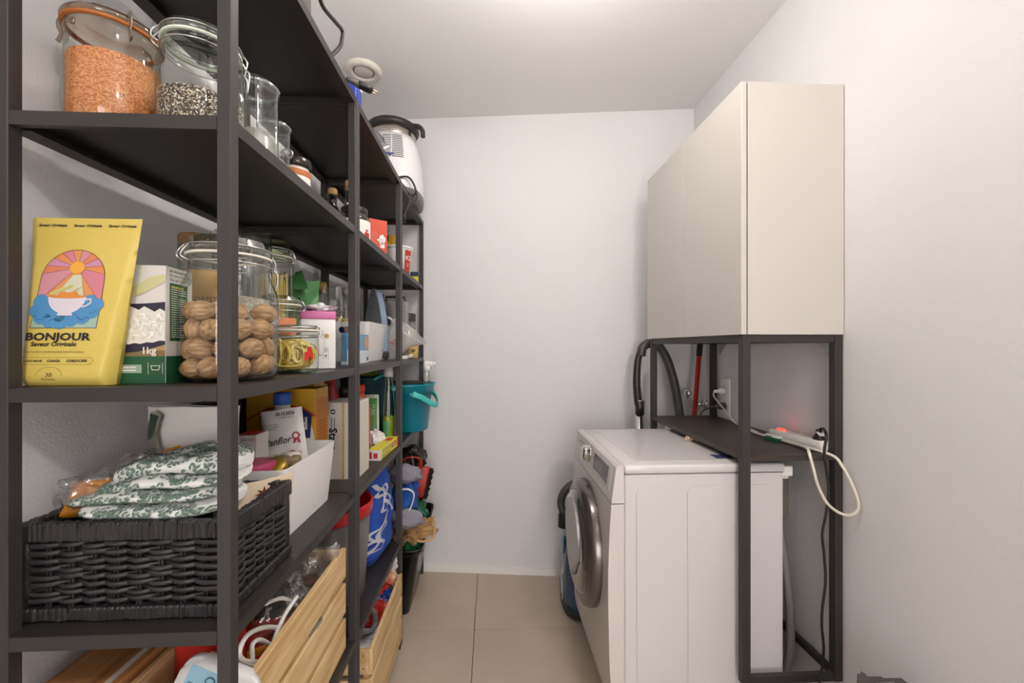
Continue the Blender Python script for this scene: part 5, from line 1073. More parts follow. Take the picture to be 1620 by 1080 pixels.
# two white cartons seen at the bay joint
w, d, h = .092, .030, .205
t = carton('white_carton', 'white upright carton with a gold dotted edge behind the shelf post', .105, .13, .255, (-.4975, 1.465, C_), .0, mat('#dedad5', .55))
F = face('front', .105, .13, .255); bm = new(); rect(bm, F, .056, .001, .064, .254); obj('gold_edge', bm, mat('#b59a4e', .5, noise_s=300, h2='#d9c68e'), t)
bm = new(); text(bm, 'Stars', .036, F @ Tm(.026, .135, .0006) @ Matrix.Rotation(-pi/2, 4, 'Z'), 0, bold=.001); disc(bm, F, .027, .225, .008, None, 0, 20, .0004); textlines(bm, F @ Matrix(((0, 1, 0, 0), (-1, 0, 0, .26), (0, 0, 1, 0), (0, 0, 0, 1))), .055, .1, .018, .036, 2, 0, .0006, .3, 4); obj('printed_text', bm, INK, t)
bm = new(); disc(bm, F, .027, .225, .006, .003, 0, 16, .0006); obj('mark', bm, PAPER, t)
SD = face('side', .105, .13, .255); bm = new(); rect(bm, SD, .0, .0, .13, .255, 0); o = obj('patterned_side', bm, mat('#ebe6dc', .6), t)
bm = new()
for i in range(16):
    for j in range(40): disc(bm, SD, .004+.008*i+(j % 2)*.004, .004+.0062*j, .0017, None, 0, 5, .0003)
obj('dots', bm, mat('#a8986a', .6), t, norm=False, kind='stuff')
# --- middle bay, cleaning things
w, d, h = .048, .25, .042
t = thing('cling_film_box', 'long yellow cling film box with red ends lying at the shelf edge', 'box', (-.445, 1.745, C_), -.06)
bm = new(); box(bm, (-w/2, -d/2, 0), (w/2, d/2, h), .001); obj('carton', bm, mat('#e3d83a', .45), t)
SD, TP, F = face('side', w, d, h), face('top', w, d, h), face('front', w, d, h)
bm = new(); rect(bm, F, .001, .001, w-.001, h-.001); rect(bm, SD, 0, .0, .02, h); obj('white_end', bm, mat('#ece9e4', .5), t)
bm = new(); rect(bm, SD, d-.02, 0, d, h); rect(bm, SD, .15, .015, .215, .034, 0, .0003); rect(bm, TP, .012, .16, .04, .21, 0, .0003); rect(bm, F, .008, .008, .018, .034, 0, .0004); rect(bm, F, .024, .01, .04, .03, 0, .0004); obj('red_print', bm, mat('#c8382f', .5), t)
bm = new(); textlines(bm, SD, .03, .145, .022, .036, 2, 0, .0004, .35, 6); textlines(bm, SD, .03, .13, .006, .014, 1, 0, .0004, .5, 7); obj('printed_text', bm, mat('#7d8890', .6), t)
bm = new(); text(bm, 'ROLL', .016, SD @ Tm(.182, .0245, .0006), 0, bold=.0005); obj('white_lettering', bm, WHITE, t)
t = thing('detergent_bottle', 'orange-red detergent bottle with a dark blue cap behind the white carton', 'bottle', (-.525, 1.68, C_))
bm = new(); lathe(bm, [(0, .001), (.04, .001), (.042, .02), (.042, .19), (.03, .235), (.02, .25), (.02, .262)], None, 28); obj('bottle_body', bm, mat('#cf4a2a', .35), t)
bm = new(); lathe(bm, [(.021, .262), (.022, .265), (.021, .29), (0, .291)], Tm(0, 0, 0), 20); obj('red_cap', bm, mat('#d23b2a', .35), t)
bm = new(); lathe(bm, [(.018, 0), (.018, .02), (0, .022)], Tm(-.005, -.04, .225, 0, pi/2), 18); obj('blue_cap', bm, mat('#2a2a6a', .4), t)
t = thing('green_refill_pack', 'green and white refill pouch standing behind the cling film box', 'pouch', (-.540, 1.84, C_), .1)
bm = new(); gfn = pillow(bm, .10, .06, .23, 12, 12, .004, 111, 0, .0, .15, .95); obj('pouch', bm, mat('#d5d5cc', .45), t)
bm = new(); grid(bm, lambda u, v: gfn(.06+.88*u, .34+.6*v, .002), 8, 6); obj('green_panel', bm, mat('#5f9a5a', .45, noise_s=15, h2='#3f7f48'), t)
bm = new(); text(bm, 'DROP', .03, Tm() @ Matrix.Rotation(-pi/2, 4, 'Z'), 0, fn=lambda p: gfn(.42+p.x/.1, .6+p.y/.23, .004), bold=.0005); text(bm, 'PURE', .02, Tm() @ Matrix.Rotation(-pi/2, 4, 'Z'), 0, fn=lambda p: gfn(.75+p.x/.1, .72+p.y/.23, .004)); obj('lettering', bm, mat('#c9dcc4', .6), t)
t = thing('tissue', 'crumpled white tissue paper behind the cling film box', 'paper', (-.495, 1.80, C_))
bm = new(); blob(bm, (0, 0, .035), .04, .7, 113, 3, 0, (.8, 1.1, 1.1), False, 2.4, .0005); obj('paper', bm, mat('#e1ded9', .85), t)
t = thing('spray_bottle', 'clear spray bottle of yellow-green liquid with a white neck', 'spray bottle', (-.462, 1.895, C_))
bm = new(); lathe(bm, [(0, .002), (.032, .001), (.036, .01), (.036, .13), (.033, .18), (.024, .27), (.017, .30), (.017, .305)], Matrix.Diagonal((.8, 1.1, 1, 1)), 32, 0, False); obj('bottle_body', bm, glassmat('#eef3ea', '#9fb0a0', .1, 2), t)
bm = new(); lathe(bm, [(0, .004), (.031, .004), (.0345, .012), (.0345, .128), (0, .13)], Matrix.Diagonal((.8, 1.1, 1, 1)), 30); obj('liquid', bm, mat('#b9bf33', .15, trans=.3), t)
bm = new(); lathe(bm, [(.017, .305), (.021, .306), (.021, .335), (.018, .338), (.018, .36), (.014, .372), (0, .373)], None, 26); obj('neck', bm, mat('#e6e4e0', .4), t)
bm = new(); tube(bm, [(0, 0, .30), (.002, .004, .02)], .0028, 8, sm=0); obj('dip_tube', bm, mat('#d9dbd6', .4), t)
bm = new(); wrap(bm, .0372, -2.2, -1.2, .03, .11); bmesh.ops.transform(bm, matrix=Matrix.Diagonal((.8, 1.1, 1, 1)), verts=bm.verts[:]); obj('green_label', bm, mat('#4d8f5b', .4), t)
# upright things behind, against the dark
for nm, lb, ct, (x, y), r, h, c1, c2 in (('red_bottle', 'red bottle standing in the shade behind the white carton', 'bottle', (-.60, 1.58), .03, .345, '#b5342c', '#c23a30'), ('black_bottle', 'black bottle in the shade behind the white carton', 'bottle', (-.555, 1.60), .034, .29, '#1d1c22', '#26242c'), ('red_bottle', 'second red bottle with square shoulders near the bay joint', 'bottle', (-.66, 1.52), .03, .33, '#c2302a', '#d4463a')):
    t = thing(nm, lb, ct, (x, y, C_))
    bm = new(); lathe(bm, [(0, .001), (r, .001), (r, h*.75), (r*.55, h*.85), (r*.5, h*.9)], None, 24); obj('bottle_body', bm, mat(c1, .4), t)
    bm = new(); lathe(bm, [(r*.6, h*.88), (r*.6, h*.99), (0, h)], None, 20); obj('cap', bm, mat(c2, .4), t)
# --- teal bucket with aqua handle and the things in it
bc = Vector((-.452, 2.245, C_))
t = thing('teal_bucket', 'teal plastic bucket with an aqua handle overhanging the shelf end', 'bucket', bc)
TEAL = mat('#0d7f93', .35, spec=.45); r = .128
bm = new(); lathe(bm, [(0, .003), (.108, .0005), (.112, .006), (.132, .20), (.142, .203), (.143, .232), (.150, .238), (.150, .246), (.141, .248), (.131, .205), (.108, .012), (0, .012)], Matrix.Diagonal((1, 1.05, 1, 1)), 48, 0, False); obj('bucket_body', bm, TEAL, t)
bm = new(); tube(bm, [(.10, .12, .205), (.146, .07, .165), (.166, -.02, .135), (.150, -.09, .145), (.10, -.135, .185), (.06, -.15, .20)], (.0045, .014), 10, 0, False, 8, (0, 0, 1)); obj('handle', bm, mat('#4cc2b8', .4), t)
bm = new()
for a in (-1.15, .85): lathe(bm, [(.018, 0), (.018, .008), (0, .009)], Tm(.135*cos(a), .14*sin(a), .205, a) @ Matrix.Rotation(pi/2, 4, 'Y'), 18)
obj('handle_pivot', bm, mat('#4cc2b8', .4), t)
t = thing('spray_bottle', 'empty clear spray bottle with white nozzle standing in the teal bucket', 'spray bottle', (-.375, 2.25, C_+.0125), .3, None, 0, .10)
bm = new(); lathe(bm, [(0, .002), (.034, .001), (.036, .15), (.033, .21), (.024, .27), (.016, .30)], None, 28, 0, False); obj('bottle_body', bm, glassmat('#f3f4f2', '#b5b9b6', .14, 1.8), t)
bm = new(); lathe(bm, [(.017, .298), (.018, .322), (.012, .327), (0, .328)], None, 20); box(bm, (-.022, -.013, .326), (.028, .013, .352), .006, 0, None, 2); box(bm, (.026, -.008, .334), (.042, .008, .350), .003); tube(bm, [(.022, 0, .328), (.03, 0, .315), (.028, 0, .295)], (.006, .003), 8); obj('trigger_head', bm, mat('#e9e8e6', .4), t)
t = thing('serving_tray', 'dark flat tray laid across the teal bucket rim', 'tray', (-.475, 2.235, C_+.249))
bm = new(); box(bm, (-.10, -.10, 0), (.13, .05, .007), .003); obj('tray', bm, mat('#2c2b2b', .4), t)
t = thing('aqua_bowl', 'dark blue-green bowl with aqua handle tipped behind the spray bottle', 'bowl', (-.60, 2.03, C_))
bm = new(); lathe(bm, [(0, .002), (.09, .001), (.115, .2), (.12, .285), (.125, .30), (.118, .30), (.11, .2), (0, .02)], None, 36, 0, False); obj('bowl', bm, mat('#0c3f4c', .45), t)
bm = new(); tube(bm, [(.06, -.10, .29), (.10, -.075, .31), (.12, -.02, .30)], (.018, .008), 8); tube(bm, [(.115, -.05, .25), (.128, -.03, .235), (.125, .01, .24)], (.016, .008), 8); obj('handle', bm, mat('#4cc2b8', .4), t)
t = thing('green_sponge', 'olive green sponge cloth lying over the dark bowl', 'sponge', (-.60, 2.0, C_+.301))
bm = new(); box(bm, (-.06, -.06, 0), (.05, .06, .022), .008, 0, None, 2); obj('sponge', bm, mat('#7a8a2c', .8), t)
# ================================================================ lower shelves
def slat_crate(name, label, x0, x1, y0, y1, z0, gap=.017, sh=.085, n=3):
    t = thing(name, label, 'crate', (x0, y0, z0), 0, 'slatted pine crates'); W2, L = x1-x0, y1-y0; th_ = .013; H2 = n*sh+(n-1)*gap+.004
    for k in range(n):
        z = .004+k*(sh+gap)
        for x in (0, W2-th_):
            bm = new(); box(bm, (x, 0, z), (x+th_, L, z+sh), .0015); obj('slat', bm, PINE, t)
        for y in (th_*.0, L-th_):
            bm = new(); box(bm, (th_+.0005, y+.0005, z), (W2-th_-.0005, y+th_, z+sh-.004), .0015); obj('end_slat', bm, PINEX, t)
    for x in (th_+.001, W2-th_-.022):
        for y in (th_+.001, L-th_-.022):
            bm = new(); box(bm, (x, y, .016), (x+.021, y+.021, H2-.018), .001); obj('corner_batten', bm, PINE, t)
    for k in range(4):
        bm = new(); box(bm, (th_+.003+k*(W2-2*th_-.006)/4, th_+.002, .004), (th_+.003+(k+.9)*(W2-2*th_-.006)/4, L-th_-.002, .014)); obj('floor_slat', bm, PINE, t)
    bm = new()
    for k in range(n):
        for q in (.25, .75):
            for x in (th_+.016,  W2-th_-.016): lathe(bm, [(.003, 0), (.003, .0006), (0, .0006)], Tm(x, -.0001, .004+k*(sh+gap)+sh*q, 0, pi/2), 8)
    obj('screw', bm, mat('#6f675c', .4, .8), t); return t
slat_crate('pine_crate', 'slatted pine crate with white cable and clear bags below the wicker basket', -.625, -.420, .70, 1.222, D)
ez = Z['E']+.0006
slat_crate('pine_crate', 'slatted pine crate with shopping bags, standing on the lowest shelf beside the floor', -.60, -.395, 1.40, 1.862, ez, .014, .085)
# contents of the upper crate
t = thing('white_cable', 'white cable looping out of the upper pine crate', 'cable', (0, 0, 0))
X1 = -.50
def cx_(px, py, x=-.455): return pt(px, py, x=x)
bm = new(); tube(bm, [cx_(419, 955), cx_(447, 946), cx_(468, 957), cx_(476, 972)], .0042, 8)
tube(bm, [cx_(470, 943, -.44), cx_(452, 970, -.445), cx_(436, 1005, -.45), cx_(425, 1040), cx_(415, 1056), cx_(395, 1052), cx_(382, 1042)], .0046, 8)
tube(bm, [cx_(452, 994), cx_(420, 992), cx_(392, 1004), cx_(379, 1030), cx_(385, 1045), cx_(410, 1047), cx_(420, 1046)], .0046, 8)
tube(bm, [cx_(428, 1020), cx_(412, 1012), cx_(400, 1018), cx_(399, 1035), cx_(401, 1060), cx_(404, 1075)], .0044, 8)
obj('lead', bm, mat('#e6e2dc', .4), t)
t = thing('clear_bag', 'crinkled clear plastic bag bulging out of the upper pine crate', 'bag', (-.52, 1.02, D+.15))
bm = new(); blob(bm, (0, 0, .06), .085, .45, 121, 4, 0, (1, 1.2, 1.0), True, 2.2); obj('plastic', bm, PLASTICBAG, t)
bm = new(); blob(bm, (0, .0, .05), .06, .4, 123, 3, 0, (1, 1.2, .9), True, 2.2); obj('dark_contents', bm, mat('#4a4340', .5, noise_s=30, h2='#2a2424'), t)
t = thing('clear_bag', 'clear bag with stiff folds standing at the far end of the upper crate', 'bag', (-.50, 1.155, D+.14), .2)
bm = new(); pillow(bm, .13, .06, .185, 12, 14, .022, 125, 0, .1, .1, 1.0); obj('plastic', bm, PLASTICBAG, t)
bm = new(); blob(bm, (0, .0, .07), .045, .4, 126, 3, 0, (1.1, .6, .9), True, 2.2); obj('brown_contents', bm, mat('#6b4a3a', .6), t)
t = thing('paper_sheet', 'white folded paper sheet sticking out of the upper crate', 'paper', (-.555, 1.10, D+.12), .5, None, -.35)
bm = new(); grid(bm, lambda u, v: Vector((-.06+.12*u, .012*sin(u*5)+.01*v, .17*v-.02*u)), 10, 8); bmesh.ops.solidify(bm, geom=bm.faces[:], thickness=.0008); obj('sheet', bm, PAPER, t)
t = thing('red_packet', 'red and yellow snack packet lying under the white cable in the crate', 'packet', (-.52, .80, D+.16), .1, None, -1.05)
bm = new(); rp = pillow(bm, .17, .05, .19, 12, 12, .005, 131, 0, .0, .1, 1); obj('packet', bm, mat('#b3281f', .35), t)
bm = new(); grid(bm, lambda u, v: rp(.08+.84*u, .38+.1*v+.25*u, .004), 10, 3); obj('orange_band', bm, mat('#dd8a2a', .4), t)
bm = new(); text(bm, 'Crunchy', .030, Tm() @ Matrix.Rotation(pi, 4, 'Z'), 0, fn=lambda p: rp(.5+p.x/.17, .24+p.y/.19, .006), bold=.001); text(bm, 'nature', .017, Tm() @ Matrix.Rotation(pi, 4, 'Z'), 0, fn=lambda p: rp(.5+p.x/.17, .12+p.y/.19, .006)); obj('lettering', bm, mat('#efe6dc', .6), t)
# beside the crate: wooden boards, red pack, white jug
t = thing('wooden_board', 'brown wood-grained flat box with a white stripe under the basket shelf', 'board', (-.683, .96, D))
bm = new(); box(bm, (-.070, -.28, 0), (.056, .28, .3075), .002); obj('board', bm, OAK, t)
bm = new(); box(bm, (.031, -.2805, .3070), (.042, .2805, .3081)); obj('white_stripe', bm, mat('#cfc8bd', .5), t)
t = thing('red_pack', 'red crisp packet with yellow flash standing in the crate behind the white pouch', 'packet', (-.545, .835, D+.016), .12)
bm = new(); rp = pillow(bm, .125, .05, .385, 12, 14, .005, 135, 0, .0, .12, 1); obj('packet', bm, mat('#b5281f', .35), t)
bm = new(); grid(bm, lambda u, v: rp(.45+.5*u, .80+.10*v-.1*u*(1-v)+.08*u, .004), 6, 4); obj('yellow_flash', bm, mat('#e0b23a', .4), t)
bm = new()
for k in range(9): text(bm, 'ingredients oil salt', .0055, Tm(-.018, .30+.007*k, 0) @ Matrix.Rotation(.08, 4, 'Z'), 0, fn=lambda p: rp(.5+p.x/.125, p.y/.385, .0035))
text(bm, 'Party', .02, Tm(.035, .345, 0), 0, fn=lambda p: rp(.5+p.x/.125, p.y/.385, .006), bold=.0005); obj('lettering', bm, mat('#e3a79c', .6), t)
# white rounded pouch
t = thing('white_pouch', 'white rounded pouch with a pale blue label in the crate beside the board', 'pouch', (-.533, .742, D+.016))
KM = Matrix(((.9, .436, 0, .005), (0, 0, -1, -.012), (-.436, .9, 0, .17), (0, 0, 0, 1)))
def rrect(x0, y0, x1, y1, q, n=6):
    P = []
    for cx, cy, a in ((x1-q, y1-q, 0), (x0+q, y1-q, pi/2), (x0+q, y0+q, pi), (x1-q, y0+q, 1.5*pi)): P += [(cx+q*cos(a+j/n*pi/2), cy+q*sin(a+j/n*pi/2)) for j in range(n+1)]
    return P
tb = bmesh.new(); prism(tb, rrect(-.06, -.12, .075, .155, .028), .024); bmesh.ops.bevel(tb, geom=[e for e in tb.edges if abs(e.verts[0].co.z-e.verts[1].co.z) < 1e-6], offset=.006, segments=2, affect='EDGES')
bm = new(); add(bm, tb, 0, KM @ Tm(0, 0, -.024), True); obj('pouch', bm, mat('#e3e2e1', .4), t)
bm = new(); poly(bm, [(x, y, .0006) for x, y in rrect(-.046, .06, .03, .145, .006, 3)], 0, KM); obj('blue_label', bm, mat('#8fb9cc', .5), t)
bm = new(); textlines(bm, KM, -.04, -.018, .085, .118, 5, 0, .0012, .4, 3); textlines(bm, KM, .0, .026, .07, .11, 6, 0, .0012, .3, 6); disc(bm, KM, -.006, .128, .009, None, 0, 20, .001); obj('label_print', bm, mat('#3a5a72', .6), t)
bm = new(); disc(bm, KM, -.006, .128, .0065, None, 0, 20, .0014); obj('label_mark', bm, mat('#8fb9cc', .5), t)
bm = new(); text(bm, 'BARI', .014, KM @ Tm(.012, .05, .001) @ Matrix.Rotation(.1, 4, 'Z'), 0, bold=.0002); text(bm, 'BARI', .014, KM @ Tm(.028, .034, .001) @ Matrix.Rotation(.1, 4, 'Z'), 0, bold=.0002)
line(bm, KM, [(.045, .055), (.055, .075), (.064, .092), (.069, .092), (.066, .08), (.07, .074), (.064, .066), (.067, .06), (.058, .054), (.05, .05)], .0012, 0, .001); obj('printed_text', bm, mat('#3d3d42', .6), t)
# bin with a red rim, middle bay
t = thing('red_rimmed_bin', 'grey bin with a bright red rim and insert on the lower shelf', 'bin', (-.568, 1.485, D))
bm = new(); lathe(bm, [(0, .001), (.112, .001), (.118, .006), (.138, .296), (.136, .297), (.114, .012), (0, .012)], None, 48, 0, False); obj('bin_body', bm, mat('#6f6c6a', .45), t)
bm = new(); lathe(bm, [(.1385, .285), (.144, .288), (.147, .325), (.143, .332), (.136, .325), (.125, .27), (.10, .19), (0, .18)], None, 48, 0, False); obj('red_insert', bm, mat('#c01c20', .35), t)
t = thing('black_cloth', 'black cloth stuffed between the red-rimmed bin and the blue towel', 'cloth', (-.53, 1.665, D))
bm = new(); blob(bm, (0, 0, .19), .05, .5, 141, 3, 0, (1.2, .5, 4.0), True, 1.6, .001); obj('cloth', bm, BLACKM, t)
# blue towel with rope knots
t = thing('blue_towel', 'rumpled blue beach towel printed with white rope knots on the lower shelf', 'towel', (-.545, 1.772, D))
def tow(a, v, off=0):
    ca, sa = cos(a), sin(a); q = 4.; dd = (abs(ca)**q+abs(sa)**q)**(-1/q)
    hh = .385-.07*max(0, sa)-.03*max(0, -ca)
    e = 1-.28*max(0, (v-.55)/.45)**2-.25*max(0, (.10-v)/.10)
    p = Vector((.112*ca*dd*e, (.138-.0*sa)*sa*dd*e, hh*v))
    nn = .010*noise.noise(Vector((ca*1.6+v*2, sa*1.6, v*5)))+.006*noise.noise(Vector((ca*5, sa*5, v*12)))
    dr = Vector((ca*dd, sa*dd, 0)).normalized(); p += dr*(nn+off); p.z += .03*v*sin(a*2+1)*.6
    if v < .02: p.z = .0006
    return p
bm = new(); grid(bm, lambda u, v: tow(2*pi*u, v), 56, 26, 0, True, True)
poly(bm, [tow(2*pi*i/56, 1) for i in range(56)]); poly(bm, [tow(2*pi*i/56, 0) for i in range(56)]); obj('towel', bm, mat('#2a58c0', .85, noise_s=14, h2='#2048a0', bump=.3, bscale=400), t)
bm = new()
def rope(P, w, z=.0025):
    Q = spline([Vector((x, y, 0)) for x, y in P], 8); n = len(Q)
    for i in range(n-1):
        d = (Q[i+1]-Q[i]); 
        if d.length < 1e-7: continue
        d.normalize(); s = Vector((-d.y, d.x, 0)); L = (Q[i+1]-Q[i])*.72; m = Q[i]
        V = [m-s*w+d*w*.5, m+L-s*w+d*w*.5, m+L+s*w-d*w*.5, m+s*w-d*w*.5]
        bm.faces.new([bm.verts.new(tow(-p.x/.115, p.y, z+.0004*(i % 3))) for p in V])
for (cy, cz, k) in ((.035, .66, 1), (.085, .30, -1)):
    s = .070; bm = new()
    def KP(pts): return [((cy+k*x*s), (cz+y*s*2.6)) for x, y in pts]
    T_ = [k2*2*pi/22 for k2 in range(23)]
    rope(KP([(.62*sin(2*a_)+.2*cos(a_), .62*cos(a_)+.1*sin(a_)) for a_ in T_]), .0088, .0026)
    rope(KP([(-.85, -1.15), (-.6, -.75), (-.25, -.45), (.1, -.15), (-.05, .25), (.2, .55), (.6, .8), (.85, 1.15)]), .0092, .0036)
    obj('knot_print', bm, mat('#e6e6e8', .85), t, norm=False)
bm = new(); st = bm
def band(x0, x1, bm): grid(bm, lambda u, v: tow(-(x0+(x1-x0)*u-.035*v)/.115, .42+.52*v, .0022), 2, 14)
band(-.118, -.110, bm); obj('white_stripe', bm, mat('#e6e6e8', .85), t)
bm = new(); band(-.109, -.105, bm); obj('red_stripe', bm, mat('#8a4550', .85), t)
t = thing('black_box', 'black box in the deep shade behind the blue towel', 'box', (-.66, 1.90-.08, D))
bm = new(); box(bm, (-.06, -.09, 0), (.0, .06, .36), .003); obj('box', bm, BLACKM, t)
# crate contents beside the floor
EZ = ez+.016
def softbag(name, label, px, py, x, r, col, seed, sx=(1, 1, 1), cat='bag', rough=.4, noise_h2=None, m=None):
    c = pt(px, py, x=x); t = thing(name, label, cat, (c.x, c.y, c.z-r*sx[2]))
    bm = new(); blob(bm, (0, 0, r*sx[2]), r, .75, seed, 4, 0, sx, False, 2.6); obj('bag', bm, m or mat(col, rough, noise_s=(30 if noise_h2 else 0), h2=noise_h2), t); return t
t_last = softbag('carrier_bag', 'silver-white plastic carrier bag tip sticking up from the lower crate', 617, 898, -.44, .035, '#c9c6c4', 151, (.7, .9, 1.2))
sbag = t_last
bm = new(); tube(bm, [pt(616, 900, x=-.44), pt(620, 888, x=-.44), pt(626, 881, x=-.44), pt(627, 890, x=-.435), pt(624, 905, x=-.43)], .008, 8, M=Matrix.Translation(-sbag.location)); obj('bag_handle', bm, mat('#c9c6c4', .4), sbag)
softbag('carrier_bag', 'red and cream patterned carrier bag in the lower crate, below the silver one', 607, 912, -.455, .038, '#b8352a', 152, (.9, 1, .9), noise_h2='#d9b08a')
softbag('carrier_bag', 'bright red folded carrier bag in the lower crate beside the blue one', 600, 924, -.47, .035, '#c2392c', 158, (1, 1.2, .6))
softbag('carrier_bag', 'bright blue folded carrier bag in the middle of the lower crate', 607, 942, -.455, .035, '#1f4fae', 153, (.9, 1.1, .9))
softbag('carrier_bag', 'purple and white carrier bag corner under the blue bag in the crate', 597, 952, -.47, .028, '#6a5590', 154, (1, 1.1, .8), noise_h2='#cfc3d6')
softbag('carrier_bag', 'red crumpled carrier bag near the grey handle in the lower crate', 596, 972, -.455, .042, '#c23026', 155, (.9, 1.1, 1))
softbag('carrier_bag', 'blue and white striped bag edge behind the grey handle in the crate', 583, 975, -.49, .03, '#5f7fb8', 156, (.8, 1, 1), noise_h2='#d3d6de')
t = thing('plastic_hook', 'grey curved plastic hook lying in the lower crate', 'hook', (0, 0, 0))
bm = new(); tube(bm, [pt(x, y, x=-.445) for x, y in ((586, 962), (592, 970), (594, 985), (588, 996), (578, 1000), (573, 995))], (.011, .006), 10); obj('hook', bm, mat('#8d959b', .35), t)
t = thing('newspaper', 'white printed paper folded into the near end of the lower crate', 'paper', (-.47, 1.47, EZ), .1)
bm = new(); box(bm, (-.075, -.03, 0), (.055, .10, .225), .004, 0, Tm(0, 0, 0, 0, -.15)); obj('paper', bm, PAPER, t)
bm = new(); MM = Tm(0, 0, 0, 0, -.15) @ Matrix(((1, 0, 0, -.07), (0, 1, 0, -.03), (0, 0, 1, .2262), (0, 0, 0, 1))); textlines(bm, MM, .06, .118, .02, .09, 9, 0, 0, .4, 5); obj('printed_text', bm, mat('#7a7876', .7), t)
# --- black bin at the far end, with the things standing in it
t = thing('black_bin', 'tall black plastic bin full of paper bags below the teal bucket', 'bin', (0, 0, 0))
def bsec(k, ins=0):   # k from 0 (floor) to 1 (rim)
    x0, x1 = -.64-.05*k+ins, -.415+.068*k-ins; y0, y1 = 2.105-.075*k+ins, 2.43+.035*k-ins; q = .035; P = []
    for cx, cy, sx_, sy_ in ((x1-q, y1-q, 1, 1), (x0+q, y1-q, -1, 1), (x0+q, y0+q, -1, -1), (x1-q, y0+q, 1, -1)):
        a0 = {(1, 1): 0, (-1, 1): pi/2, (-1, -1): pi, (1, -1): 1.5*pi}[(sx_, sy_)]
        for j in range(6): a = a0+j/5*pi/2; P.append((cx+q*cos(a), cy+q*sin(a)))
    return [Vector((x, y, k*(.36+.06*(y-2.03)/.44)+.001)) for x, y in P]
BINM = mat('#121012', .25, spec=.5)
bm = new(); rs = [[bm.verts.new(p) for p in s] for s in (bsec(0), bsec(.9), bsec(.9, -.006), bsec(.965, -.012), bsec(1, -.012), bsec(1, 0), bsec(.9, .004), bsec(.05, .006))]
for a, b in zip(rs, rs[1:]):
    for i in range(24): bm.faces.new((a[i], a[(i+1) % 24], b[(i+1) % 24], b[i]))
bm.faces.new(rs[0][::-1]); bm.faces.new(rs[-1]); obj('bin_body', bm, BINM, t)
bm = new(); tube(bm, [p for p in bsec(1, -.008)], .006, 8, 0, True, 0); obj('rim', bm, mat('#1d1b1c', .25), t)
def inbin(name, label, cat, px, py, y, build):
    c = pt(px, py, y=y); o = thing(name, label, cat, c); build(o); return o
def paperbag(o):
    bm = new(); blob(bm, (0, 0, 0), .085, .65, 161, 4, 0, (1.0, .8, .62), False, 2.3); obj('bag', bm, mat('#b08a58', .7, noise_s=20, noise_a=.2), o)
    bm = new(); tube(bm, [(.0, -.05, .03), (.04, -.07, -.02), (.085, -.06, -.028), (.115, -.04, -.01), (.11, .0, .04), (.08, .02, .05)], (.008, .0015), 8); tube(bm, [(-.02, -.06, .035), (.03, -.05, .05), (.085, -.02, .055), (.11, .02, .06)], (.009, .0015), 8); obj('paper_handle', bm, mat('#bd9a6a', .7), o)
inbin('paper_bag', 'crumpled brown paper bag with flat handles on top of the black bin', 'bag', 652, 838, 2.14, paperbag)
def gbag(o):
    bm = new(); blob(bm, (0, 0, 0), .06, .5, 163, 4, 0, (1, 1, 1.0), False, 1.8); obj('bag', bm, mat('#155a34', .4), o)
inbin('green_bag', 'dark green plastic bag at the near rim of the black bin', 'bag', 648, 862, 2.125, gbag)
def gpack(o):
    bm = new(); blob(bm, (0, 0, 0), .055, .6, 164, 4, 0, (.8, 1, 1.1), False, 1.8); obj('pack', bm, mat('#2c6b4a', .4), o)
    bm = new(); tube(bm, [(-.02, -.06, .05), (.02, -.066, .02), (.035, -.06, -.02)], (.008, .003), 8); obj('white_stripe', bm, WHITE, o)
    bm = new(); tube(bm, [(.0, -.062, .06), (.04, -.062, .025), (.055, -.05, -.02)], (.006, .003), 8); obj('teal_stripe', bm, mat('#2a8f9a', .4), o)
inbin('green_pack', 'green packet with white and teal stripes inside the black bin', 'packet', 662, 812, 2.33, gpack)
def rag1(o):
    bm = new(); blob(bm, (0, 0, 0), .055, .35, 165, 4, 0, (1.4, .9, .8), True, 1.6); obj('rag', bm, mat('#8d8a96', .95, bump=.6, bscale=250), o)
inbin('grey_rag', 'grey microfibre rag on the blue towel above the black bin', 'rag', 641, 750, 2.07, rag1)
inbin('grey_rag', 'second grey microfibre rag hanging over the near rim of the black bin', 'rag', 643, 820, 2.02, rag1)
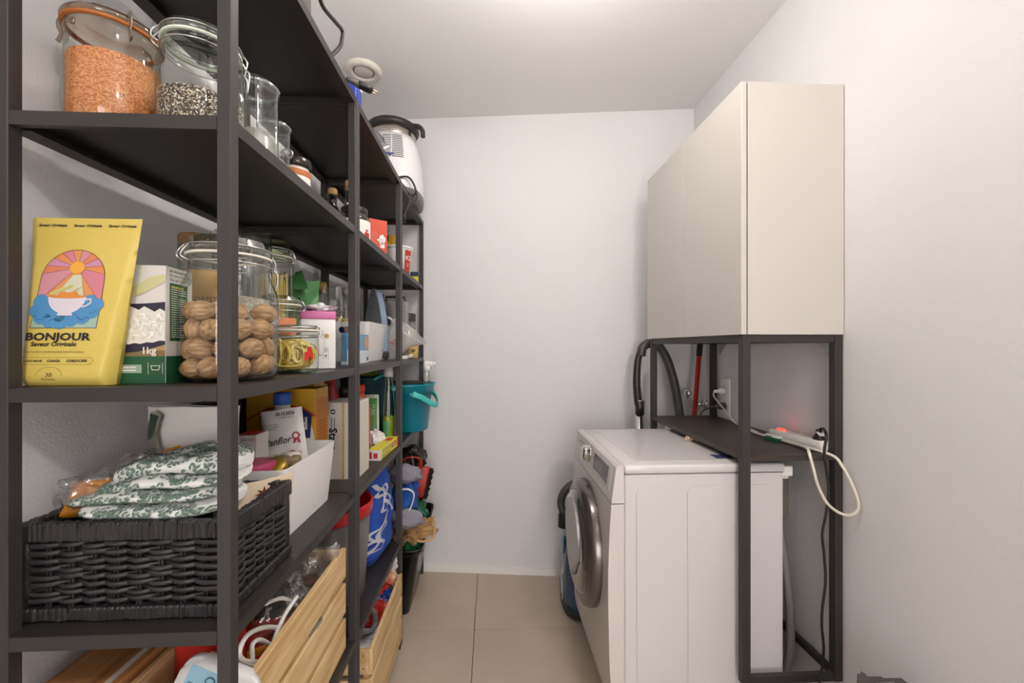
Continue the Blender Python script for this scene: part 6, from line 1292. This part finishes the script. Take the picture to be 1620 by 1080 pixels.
def btow(o):
    bm = new(); blob(bm, (0, 0, 0), .085, .35, 167, 4, 0, (.75, .9, .95), True, 1.8); obj('towel', bm, mat('#2757a8', .9, bump=.4, bscale=300), o)
    bm = new(); tube(bm, [(-.02, -.078, .055), (.03, -.084, .06), (.055, -.075, .03), (.04, -.082, -.03), (.02, -.085, -.05)], (.009, .004), 8, M=Tm(0, -.006, 0)); obj('white_print', bm, mat('#e3e3e6', .85), o)
inbin('blue_cloth', 'bright blue towelling cloth with white border stuffed above the black bin', 'cloth', 642, 783, 2.10, btow)
def brush(o):
    M2 = Matrix.Rotation(.22, 4, 'Y') @ Matrix.Rotation(-.12, 4, 'X')
    bm = new(); box(bm, (-.075, -.02, -.085), (.055, .012, .085), .014, 0, M2, 2); obj('brush_head', bm, mat('#b83222', .4), o)
    bm = new(); tube(bm, [M2 @ Vector((-.02, 0, -.08)), M2 @ Vector((-.04, 0, -.2)), M2 @ Vector((-.05, .0, -.30))], .013, 10); obj('handle', bm, mat('#b83222', .4), o)
    bm = new()
    for i in range(16):
        for j in range(3):
            z = -.08+.0105*i; y = -.014+.011*j; tube(bm, [M2 @ Vector((.05, y, z)), M2 @ Vector((.070+.003*((i*7+j*3) % 3), y+.003*((i+j) % 2), z-.004))], .0042, 5, sm=0)
    obj('bristles', bm, mat('#1b1617', .7), o, kind='stuff')
inbin('hand_brush', 'red hand brush with black bristles standing in the black bin', 'brush', 661, 760, 2.33, brush)
def dust(o):
    bm = new(); blob(bm, (0, 0, 0), .07, .4, 171, 4, 0, (1.1, .8, .9), False, 1.8); obj('casing', bm, mat('#1a1719', .4), o)
    bm = new(); tube(bm, [(-.06, -.06, -.06), (-.03, -.075, .0), (.02, -.08, .02), (.06, -.06, .0), (.05, -.06, -.06)], (.016, .005), 8); obj('red_strap', bm, mat('#b83a2c', .45), o)
    bm = new(); tube(bm, [(.01, -.082, -.07), (.03, -.088, -.02), (.02, -.085, .03)], (.010, .004), 8); obj('grey_strap', bm, mat('#6d6664', .5), o)
    bm = new(); tube(bm, [(0, 0, -.05), (.01, .0, -.40)], .02, 10, sm=0); obj('pole', bm, mat('#1a1719', .4), o)
inbin('red_black_duster', 'black cleaning head with red and grey straps above the red brush', 'duster', 650, 723, 2.28, dust)
# pale boards leaning behind the far bay
